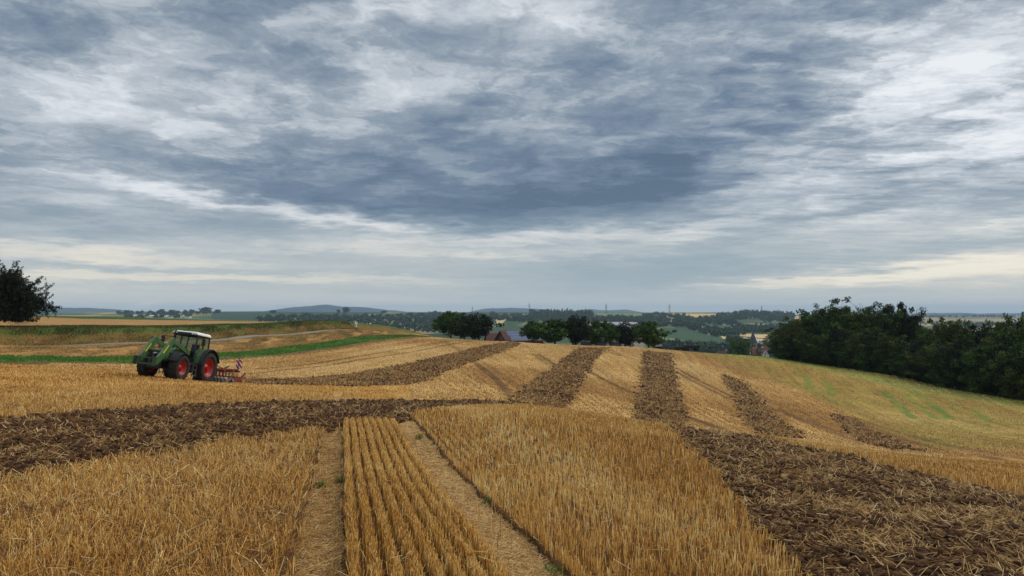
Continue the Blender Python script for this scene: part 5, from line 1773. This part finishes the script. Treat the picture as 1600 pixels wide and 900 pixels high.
# ------------------------------------------------------------------ buildings
def wallm(name, c, scale=2.0):
    return worn(name, c, tuple(k * .7 for k in c[:3]) + (1,), 0.85, 0.5, scale, spec=.1)
M_PLASTER = wallm('pale_plaster', srgb(214, 208, 196)); M_CREAM = wallm('cream_plaster', srgb(200, 184, 152)); M_BRICK = wallm('red_brown_boards', srgb(84, 54, 46))
M_TILE_R = wallm('red_roof_tiles', srgb(94, 58, 50)); M_TILE_D = wallm('dark_roof_tiles', srgb(92, 62, 56)); M_SLATE = wallm('slate', srgb(66, 66, 76))
M_METAL = worn('pale_sheet_roof', srgb(196, 190, 192), srgb(160, 150, 150), 0.5, 0.4, 1.0)
M_WIN = worn('dark_window', srgb(34, 38, 44), srgb(50, 54, 60), 0.2, 0.2)
M_STONE = wallm('sandstone', srgb(158, 120, 98))
M_SOLAR, nt, bs = new_mat('solar_panels', 0.25, spec=.5)
bt = nt.node('ShaderNodeTexBrick')
nt.put(bt.inputs['Vector'], nt.node('ShaderNodeTexCoord').outputs['UV'])
bt.offset = 0.0
bt.inputs['Color1'].default_value = srgb(52, 62, 92); bt.inputs['Color2'].default_value = srgb(60, 72, 104); bt.inputs['Mortar'].default_value = srgb(120, 124, 134)
bt.inputs['Scale'].default_value = 1.0; bt.inputs['Mortar Size'].default_value = 0.06; bt.inputs['Brick Width'].default_value = 1.0; bt.inputs['Row Height'].default_value = 1.6
nt.put(bs.inputs['Base Color'], bt.outputs[0])

def house(label, x_, y_, z_, L, Wd, eave, ridge, rz, wm, rm, group=None, name='house', wins=(3, 2), chimney=True, zbase=-2.0, detail=True, cat='house'):
    """ridge along local x"""
    root = link(name, None, label=label, category=cat)
    if group: root['group'] = group
    w_ = MB()
    w_.prism([(-Wd / 2, zbase), (Wd / 2, zbase), (Wd / 2, eave), (0, ridge - .12), (-Wd / 2, eave)], -L / 2, L / 2, axis='x')
    w_.build('wall', wm, root)
    r = MB()
    ov = .35; sl = (ridge - eave) / (Wd / 2)
    for s_ in (1, -1):
        r.prism([(0, ridge + .12), (s_ * (Wd / 2 + ov), eave - ov * sl + .12), (s_ * (Wd / 2 + ov), eave - ov * sl - .06), (0, ridge - .08)], -L / 2 - .3, L / 2 + .3, axis='x')
    ro = r.build('roof', rm, root)
    if chimney:
        c_ = MB(); c_.box((L * .22, Wd * .12, ridge + .1), (.6, .6, 1.5)); c_.build('chimney', M_TILE_D, ro)
    if detail:
        nx, nz = wins
        for s_ in (1, -1):
            for i in range(nx):
                xx = -L / 2 + L * (i + .5) / nx
                for k in range(nz):
                    zz_ = 1.5 + k * 2.7
                    if zz_ + .7 < eave:
                        q_ = MB(); q_.box((xx, s_ * (Wd / 2 + .01), zz_), (1.0, .08, 1.2)); q_.build('window', M_WIN, root)
            q_ = MB(); q_.box((s_ * (L / 2 + .01), 0, eave + (ridge - eave) * .25), (.08, 1.0, 1.1)); q_.build('window', M_WIN, root)
    root.location = (x_, y_, z_); root.rotation_euler = (0, 0, rz)
    return root

# barn with solar roof behind the crest: gable turned to the left-front
BD = 225.0
bxr, byr, bzr = at_dist(812, BD)
ztop = -(516.5 - 487) / F_PX * BD
barn = link('barn', None, label='red-brown barn with a roof full of blue solar panels behind the crest', category='barn')
L_, W_, ev = 12.0, 8.0, (ztop - bzr) - 2.7; rd = ztop - bzr
w_ = MB(); w_.prism([(-W_ / 2, -2), (W_ / 2, -2), (W_ / 2, ev), (0, rd - .1), (-W_ / 2, ev)], -L_ / 2, L_ / 2, axis='x'); w_.build('wall', M_BRICK, barn)
r = MB()
for s_ in (1, -1):
    sl = (rd - ev) / (W_ / 2)
    r.prism([(0, rd + .12), (s_ * (W_ / 2 + .6), ev - .6 * sl + .12), (s_ * (W_ / 2 + .6), ev - .6 * sl - .06), (0, rd - .08)], -L_ / 2 - .6, L_ / 2 + .4, axis='x')
ro = r.build('roof', M_TILE_D, barn)
sp_ = bmesh.new()
uvl = sp_.loops.layers.uv.new('UVMap')
u0, v0 = (-W_ / 2 - .3), ev - .3 * sl
vsq = [sp_.verts.new(p) for p in ((-L_ / 2 + 1.2, u0, v0 + .2), (L_ / 2 - .3, u0, v0 + .2), (L_ / 2 - .3, -.35, rd - .35 * sl + .2), (-L_ / 2 + 1.2, -.35, rd - .35 * sl + .2))]
f_ = sp_.faces.new(vsq)
for lp, uv in zip(f_.loops, ((0, 0), (13, 0), (13, 5), (0, 5))): lp[uvl].uv = uv
ex_ = bmesh.ops.extrude_face_region(sp_, geom=[f_])
bmesh.ops.translate(sp_, vec=(0, -.02, -.06), verts=[v_ for v_ in ex_['geom'] if isinstance(v_, bmesh.types.BMVert)])
me_ = bpy.data.meshes.new('solar_panel_array'); sp_.to_mesh(me_); sp_.free(); me_.materials.append(M_SOLAR)
link('solar_panel_array', me_, ro)
d_ = MB(); d_.box((-L_ / 2 - .02, 0, 1.6), (.08, 3.2, 3.4)); d_.build('gate', M_WIN, barn)
d_ = MB(); d_.prism([(-1.6, ev + .1), (1.6, ev + .1), (0, rd - 1.0)], -L_ / 2 - .07, -L_ / 2 - .02, axis='x'); d_.build('gable_opening', M_WIN, barn)
barn.location = (bxr, byr, bzr); barn.rotation_euler = (0, 0, math.radians(24))
# lower red-roofed shed to its left
sx_, sy_, sz_ = at_dist(777, 232)
house('small red-roofed shed just left of the solar barn', sx_, sy_, sz_, 7, 5, -(527 - 487) / F_PX * 232 - sz_ - 1.2, -(521 - 487) / F_PX * 232 - sz_, math.radians(15), M_BRICK, M_TILE_D, name='shed', wins=(2, 1), chimney=False, cat='shed')

# big pale hall behind the row of fruit trees
M_HALL = wallm('grey_render', srgb(150, 146, 142)); M_HROOF = worn('dull_sheet_roof', srgb(164, 156, 162), srgb(140, 132, 136), 0.6, 0.4, 1.0)
HD = 190.0
hx_, hy_, hz_ = at_dist(962, HD)
zt = -(504.5 - 487) / F_PX * HD; ze = -(520.5 - 487) / F_PX * HD
hall = link('farm_hall', None, label='large farm hall with a pale sheet roof and white wall behind the fruit trees', category='hall')
HL, HW = 13.0, 16.0
w_ = MB(); w_.prism([(-HW / 2, -3), (HW / 2, -3), (HW / 2, ze - hz_), (0, zt - hz_ - .15), (-HW / 2, ze - hz_)], -HL / 2, HL / 2, axis='x'); w_.build('wall', M_HALL, hall)
r = MB(); sl = (zt - ze) / (HW / 2)
for s_ in (1, -1):
    r.prism([(0, zt - hz_ + .15), (s_ * (HW / 2 + .7), ze - hz_ - .7 * sl + .15), (s_ * (HW / 2 + .7), ze - hz_ - .7 * sl - .15), (0, zt - hz_ - .1)], -HL / 2 - .5, HL / 2 + .5, axis='x')
r.build('roof', M_HROOF, hall)
for i in range(3):
    d_ = MB(); d_.box((-HL / 2 + 2.4 + i * 4.1, -HW / 2 - .03, 1.6), (3.0, .1, 3.4)); d_.build('door', M_SLATE, hall)
hall.location = (hx_, hy_ + 8, hz_); hall.rotation_euler = (0, 0, math.radians(-28))

# small things at the crest
x_, y_, z_ = at_dist(797, 137)
p_ = MB(); p_.cyl((0, 0, -.3), (0, 0, 1.25), .07, .06, n=8).box((0, 0, 1.22), (.18, .18, .08))
p_.build('fence_post', MAT_BARK, None, loc=(x_, y_, z_), label='short lone wooden post at the crest in front of the solar roof', category='post')
x_, y_, z_ = at_dist(557, 152)
sg = link('marker_post', None, loc=(x_, y_, z_), label='small white marker post with a dark foot at the end of the lane', category='post')
p_ = MB(); p_.cyl((0, 0, 0.5), (0, 0, 1.6), .09, n=8).box((0, -.1, 1.35), (.5, .04, .45)); p_.build('marker', M_WHITE, sg)
p_ = MB(); p_.cyl((.0, 0, -.3), (0, 0, .5), .10, n=8); p_.build('foot', M_BLACK, sg)

def build_wagon(label):
    root = link('farm_wagon', None, label=label, category='wagon')
    b_ = MB(); b_.box((0, 0, .95), (5.0, 2.2, .14), bev=.01)
    for s_ in (1, -1):
        b_.box((0, s_ * 1.09, 1.18), (5.0, .05, .34))
    b_.box((2.48, 0, 1.25), (.05, 2.2, .5)); b_.box((-2.48, 0, 1.25), (.05, 2.2, .5))
    b_.build('bed', M_BLACK, root)
    u = MB(); u.box((0, .4, .8), (4.4, .12, .16)).box((0, -.4, .8), (4.4, .12, .16)).cyl((1.6, -1, .42), (1.6, 1, .42), .05).cyl((-1.6, -1, .42), (-1.6, 1, .42), .05)
    u.cyl((2.4, 0, .6), (4.0, 0, .5), .05, n=6)
    u.build('undercarriage', M_BLACK, root)
    for xx in (1.6, -1.6):
        for s_ in (1, -1):
            w2 = MB(); w2.lathe([(.15, -.13), (.38, -.14), (.42, -.08), (.42, .08), (.38, .14), (.15, .13)], (xx, s_ * .92, .42), 20)
            w2.cyl((xx, s_ * .92 - .1, .42), (xx, s_ * .92 + .1, .42), .16, n=12)
            w2.build('wheel', M_TYRE, root)
    return root
wg = build_wagon('long dark flat wagon with low sides parked just behind the crest, right one of two')
x_, y_, z_ = at_dist(1080, 152); wg.location = (x_, y_, -(547.5 - 487) / F_PX * 152 - .1); wg.rotation_euler = (0, 0, math.radians(4)); wg.scale = (.62, .8, .8)
wg2 = dup(wg, 'shorter low dark wagon coupled left of the long one behind the crest')
x_, y_, z_ = at_dist(1062, 152); wg2.location = (x_, y_, -(547.5 - 487) / F_PX * 152 - .2); wg2.rotation_euler = (0, 0, math.radians(184)); wg2.scale = (.46, .7, .62)
wg['group'] = wg2['group'] = 'wagons parked behind the crest'
# parked machine with a pale cover
x_, y_, z_ = at_dist(1029, 150)
zz = -(546 - 487) / F_PX * 150
mc = link('covered_machine', None, loc=(x_, y_, zz), label='small dark machine under a crumpled pale cover right of the last crest tree', category='farm machine')
b_ = MB(); b_.box((0, 0, .35), (1.5, 1.0, .5), bev=.1).box((.4, 0, .7), (.5, .7, .4), bev=.1).cyl((-.5, -.6, .25), (-.5, .6, .25), .28).cyl((.5, -.6, .25), (.5, .6, .25), .28)
b_.build('body', M_BLACK, mc)
b_ = MB(); b_.prism([(-.7, .62), (-.3, 1.15), (.15, .8), (.35, 1.3), (.7, .65)], -.4, .4)
b_.build('cover', M_METAL, mc)

# church and village beyond the crest
VD = 700.0
cx_, cy_, cz_ = at_dist(1176, VD)
ch = link('church', None, label='village church with a pointed slate spire, stone tower and red-roofed nave', category='church')
zsp = -(517 - 487) / F_PX * VD - cz_; ztw = -(536 - 487) / F_PX * VD - cz_
t = MB(); t.box((0, 0, ztw / 2 - 1), (6.2, 6.2, ztw + 2)); t.box((0, 0, ztw), (6.8, 6.8, .6)); tw = t.build('tower', M_STONE, ch)
for s_ in (-1.2, 1.2):
    t = MB(); t.box((s_, -3.15, ztw - 2.6), (1.0, .2, 2.6)); t.build('belfry_opening', M_WIN, tw)
s2 = MB(); s2.cyl((0, 0, ztw + .2), (0, 0, ztw + 3.0), 4.6, 3.0, n=8).cyl((0, 0, ztw + 3.0), (0, 0, zsp), 3.0, .06, n=8); s2.build('spire', M_SLATE, ch)
n_ = MB(); n_.prism([(-5, -2), (5, -2), (5, 7), (0, 12.5), (-5, 7)], 3.1, 21, axis='x'); nv = n_.build('nave', M_STONE, ch)
n_ = MB()
for s_ in (1, -1): n_.prism([(0, 12.9), (s_ * 5.6, 6.6), (s_ * 5.6, 6.3), (0, 12.6)], 2.9, 21.4, axis='x')
n_.build('nave_roof', M_TILE_R, ch)
for i in range(4):
    n_ = MB(); n_.box((6 + i * 4, -5.03, 3.6), (1.2, .15, 3.6)); n_.build('window', M_WIN, nv)
ch.location = (cx_, cy_, cz_); ch.rotation_euler = (0, 0, math.radians(-8))

VG = 'houses of the village round the church'
VH = [  # column, ridge row, distance, length, width, rot, wall, roof, label
    (1184, 545, 620, 13, 9, 5, M_BRICK, M_TILE_R, 'wide red-roofed house in front of the church nave'),
    (1165, 546, 615, 10, 8, 12, M_PLASTER, M_TILE_D, 'dark-roofed house left below the church tower'),
    (1171, 548, 590, 4.5, 5, 80, M_PLASTER, M_TILE_D, 'small white gable between the dark roof and the wide red roof'),
    (1166, 542, 720, 9, 7, 0, M_PLASTER, M_METAL, 'house with a pale violet roof just left of the church tower'),
    (1134, 545, 640, 5, 5, 70, M_PLASTER, M_SLATE, 'white house left of the lone tree, the left one of two'),
    (1143, 543, 650, 3.2, 4, 60, M_PLASTER, M_SLATE, 'narrow white house directly left of the lone tree'),
    (1196, 546, 610, 5, 6, 60, M_CREAM, M_TILE_D, 'cream gable house at the right end of the wide red roof'),
    (1204, 548, 600, 7, 6, 15, M_PLASTER, M_SLATE, 'pale house half hidden by the left tip of the wood'),
    (1128, 548, 600, 9, 6, 0, M_CREAM, M_TILE_D, 'low long roof peeping over the crest at the left of the village'),
    (1194, 538, 760, 6, 6, 30, M_CREAM, M_TILE_R, 'orange-roofed house right behind the church nave'),
    (1181, 530, 940, 8, 7, 10, M_PLASTER, M_METAL, 'white building on the slope right behind the spire, left of a pair'),
    (1188, 531, 940, 6, 6, 50, M_PLASTER, M_METAL, 'white building on the slope right behind the spire, right of a pair'),
    (1203, 527, 1000, 8, 7, 20, M_PLASTER, M_SLATE, 'pale house on the slope by the left tip of the wood'),
]
for (px, row, D, L, Wd, rot, wm, rm, lab) in VH:
    x_, y_, z_ = at_dist(px, D)
    rd = -(row - 487) / F_PX * D - z_
    if rd > 11: z_ += rd - 10; rd = 10
    if rd < 4: z_ -= (5 - rd); rd = 5
    house(lab, x_, y_, z_, L, Wd, rd * .55, rd, math.radians(rot), wm, rm, group=VG, zbase=-8, detail=D < 700)

FV = [  # scattered farmsteads on the far slopes: column, row, distance hint, tone
    (1024, 501.5, 'white'), (1040, 502, 'white'), (1046, 503, 'grey'), (1064, 501.5, 'white'), (1076, 502.5, 'white'), (1084, 504, 'grey'),
    (1126, 505, 'white'), (1131, 506.5, 'white'), (1121, 517, 'white'), (1126, 517, 'white'), (1148, 509, 'grey'), (1156, 511, 'white'), (1162, 513.5, 'white'), (1170, 512, 'grey'),
    (635, 513.5, 'white'), (639, 509.5, 'white'), (572, 506.5, 'white'), (580, 507, 'grey'), (610, 512, 'grey'), (566, 505.5, 'white'),
    (772, 509, 'white'), (779, 507, 'grey'), (1098, 512, 'grey'), (1012, 499.5, 'grey'),
]
wherew = {0: 'on the far slope right of the crest trees', 1: 'on the far slope above the village', 2: 'down in the valley behind the grass hummock', 3: 'in the valley above the solar barn'}
RH = np.random.RandomState(77)
ords = ['first', 'second', 'third', 'fourth', 'fifth', 'sixth', 'seventh', 'eighth', 'ninth', 'tenth', 'eleventh', 'twelfth', 'thirteenth', 'fourteenth', 'fifteenth', 'sixteenth', 'seventeenth', 'eighteenth', 'nineteenth', 'twentieth',
        'twenty-first', 'twenty-second', 'twenty-third', 'twenty-fourth']
def whr(px):
    return 0 if 1000 <= px <= 1100 else 1 if px > 1100 else 2 if px < 700 else 3
cnt = {}
for (px, row, tone_) in sorted(FV):
    x_, y_, z_ = ground_at(px, row + 1.6, 420)
    if y_ > 3500: continue
    s_ = 1.0 * y_ / 1500.0
    k = whr(px); cnt[k] = cnt.get(k, 0) + 1
    house('tiny %s house %s, %s from the left' % ('white' if tone_ == 'white' else 'grey', wherew[k], ords[cnt[k] - 1]), x_, y_, z_, (5 + 4 * RH.rand()) * max(s_, .5), 4.5 * max(s_, .5), 3.0 * max(s_, .6), 4.8 * max(s_, .6), RH.rand() * 1.2 - .6,
          M_PLASTER if tone_ == 'white' else M_CREAM, M_METAL if RH.rand() < .4 else M_SLATE, group='scattered houses on the far slopes', detail=False, chimney=False)
# village on the left under the tree line
k = 0
for px in list(np.linspace(199, 296, 24)):
    row = 494.2 + 1.6 * RH.rand() + (px - 200) * 0.022
    x_, y_, z_ = ground_at(px, row, 700)
    if y_ > 3500: x_, y_, z_ = at_dist(px, 1800)
    s_ = y_ / 1500.0
    wm, rm = (M_PLASTER, M_TILE_D) if k % 3 else (M_CREAM, M_METAL)
    k += 1
    house('tiny %s house of the far left village, %s from the left' % ('white' if wm is M_PLASTER else 'cream', ords[k - 1]), x_, y_, z_, (5.5 + 5 * RH.rand()) * s_, 5.0 * s_, 3.2 * s_, 5.2 * s_, RH.rand() * 1.2 - .6, wm, rm,
          group='houses of the left-hand village', detail=False, chimney=False)

# pylons on the skyline
def build_pylon():
    root = link('pylon', None, label='', category='pylon', group='power pylons on the skyline')
    p_ = MB(); H_ = 40.0; r_ = .30
    for sx in (1, -1):
        for sy in (1, -1):
            p_.cyl((sx * 3.0, sy * 3.0, -2), (sx * .5, sy * .5, H_), r_, r_ * .7, n=4)
    zs = [0, 6, 12, 18, 24, 30, 36]
    for a, b_ in zip(zs[:-1], zs[1:]):
        wa, wb = 3.0 - 2.5 * a / H_, 3.0 - 2.5 * b_ / H_
        for sy in (1, -1):
            p_.cyl((wa, sy * wa, a), (-wb, sy * wb, b_), r_ * .6, n=4).cyl((-wa, sy * wa, a), (wb, sy * wb, b_), r_ * .6, n=4)
            p_.cyl((sy * wa, wa, a), (sy * wb, -wb, b_), r_ * .6, n=4).cyl((sy * wa, -wa, a), (sy * wb, wb, b_), r_ * .6, n=4)
    p_.build('mast', M_STEEL, root)
    for zc, L in ((24, 7.0), (31, 5.0)):
        c_ = MB(); c_.cyl((-L, 0, zc), (L, 0, zc), r_ * .9, n=4).cyl((-L, 0, zc), (0, 0, zc + 2.4), r_ * .6, n=4).cyl((L, 0, zc), (0, 0, zc + 2.4), r_ * .6, n=4)
        for xx in (-L, -L * .5, L * .5, L): c_.cyl((xx, 0, zc), (xx, 0, zc - 2.0), .16, n=4)
        c_.build('crossarm', M_STEEL, root)
    return root
py_ = build_pylon(); fst = True
for (px, top, D, lab) in ((738, 478, 2750, 'thin pylon above the left group of crest trees, leftmost of the pylons'), (827, 473, 2750, 'faint pylon at the left flank of the hilltop forest'),
                         (947, 474, 2650, 'pylon against the right blue hill, above the pointed fruit tree'), (1046, 474, 2600, 'clearest pylon, on the open skyline right of the crest trees'),
                         (1190, 477, 2700, 'slender pylon rising from the forest left of the big wood')):
    o = py_ if fst else dup(py_); fst = False
    o['label'] = lab
    x_, y_, z_ = at_dist(px, D)
    zt = -(top - 487) / F_PX * D
    o.location = (x_, y_, z_); o.rotation_euler = (0, 0, RH.rand() * .8 - .2); s_ = (zt - z_) / 40.0; o.scale = (min(s_, 1.1), min(s_, 1.1), s_)

# ------------------------------------------------------------------ blue hills on the horizon
M_HILL, nt, bs = new_mat('hazed_hill_forest', 0.95, spec=0.05)
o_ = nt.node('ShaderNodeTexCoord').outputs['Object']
nt.put(bs.inputs['Base Color'], nt.ramp(nt.noise(o_, 0.003, 5, .6), [(0.35, srgb(16, 30, 40)), (0.65, srgb(30, 48, 56))]))  # blue of distance is put into the hill colour, besides the haze
def hill(label_cols, D, depth, seed):
    """ridge given by picture columns and rows, at distance D"""
    cols = np.array([c[0] for c in label_cols], float); rows = np.array([c[1] for c in label_cols], float)
    px = np.arange(cols[0], cols[-1] + .1, 1.5); row = np.interp(px, cols, rows)
    kk = np.ones(7) / 7; rp = np.pad(row, 3, mode='edge'); row = np.convolve(rp, kk, 'valid')
    ridge = -(row - 487.0) / F_PX * D
    t_ = np.linspace(-1, 1, 25)
    X_, T_ = np.meshgrid((px - 800) / F_PX, t_)
    Yv = D + T_ * depth
    prof_ = np.cos(np.clip(T_, -1, 1) * math.pi / 2) ** 1.3
    base_ = -75.0
    Z_ = base_ + (ridge[None] - base_) * prof_ + (fbm(X_ * D / 420, Yv / 420, 4, seed) - .5) * 26 * prof_ * (1 - np.abs(prof_ - .5)) + (fbm(X_ * D / 45, Yv / 60, 2, seed + 9) - .5) * 9 * prof_
    v_ = np.stack([(X_ * D).ravel(), Yv.ravel(), Z_.ravel()], -1)
    nr, nc = X_.shape
    ix = np.arange(nr * nc).reshape(nr, nc)
    f_ = np.stack([ix[:-1, :-1], ix[:-1, 1:], ix[1:, 1:], ix[1:, :-1]], -1).reshape(-1, 4)
    link('hills', mesh_np('hills', v_, f_, M_HILL, smooth=True), kind='structure')
hill([(-160, 486), (-80, 481), (0, 482.5), (60, 480.5), (130, 481), (160, 483), (185, 488), (215, 494)], 7600, 1500, 5)
hill([(395, 494), (430, 485), (465, 479.5), (490, 478), (512, 475.5), (530, 479), (570, 480), (600, 484), (650, 489), (690, 496)], 8200, 1500, 6)
hill([(715, 494), (740, 486), (762, 482), (800, 481.5), (835, 482), (870, 485), (890, 492)], 9000, 1400, 7)
hill([(885, 494), (905, 485), (920, 483), (940, 485), (960, 485), (975, 483.5), (1000, 488), (1015, 494)], 9500, 1300, 8)
hill([(1225, 494), (1290, 490), (1420, 491), (1440, 489.5), (1480, 489), (1498, 488.8), (1505, 491), (1550, 491.5), (1562, 489.5), (1620, 489), (1760, 488), (1850, 494)], 9000, 1400, 9)

# ------------------------------------------------------------------ the air
hm = bpy.data.materials.new('haze'); hm.use_nodes = True
hn = NT(hm.node_tree); hn.n.clear()
pv = hn.node('ShaderNodeVolumePrincipled')
pv.inputs['Color'].default_value = HAZE_COL
pv.inputs['Density'].default_value = HAZE_D
pv.inputs['Anisotropy'].default_value = 0.0
ho = hn.node('ShaderNodeOutputMaterial')
hn.l.new(pv.outputs[0], ho.inputs['Volume'])
hb = MB(); hb.box((0, 2000, 15), (40000, 38000, 290))
haze = hb.build('haze', hm, None, kind='stuff', label='thin blue haze over the far valley and hills', category='haze')
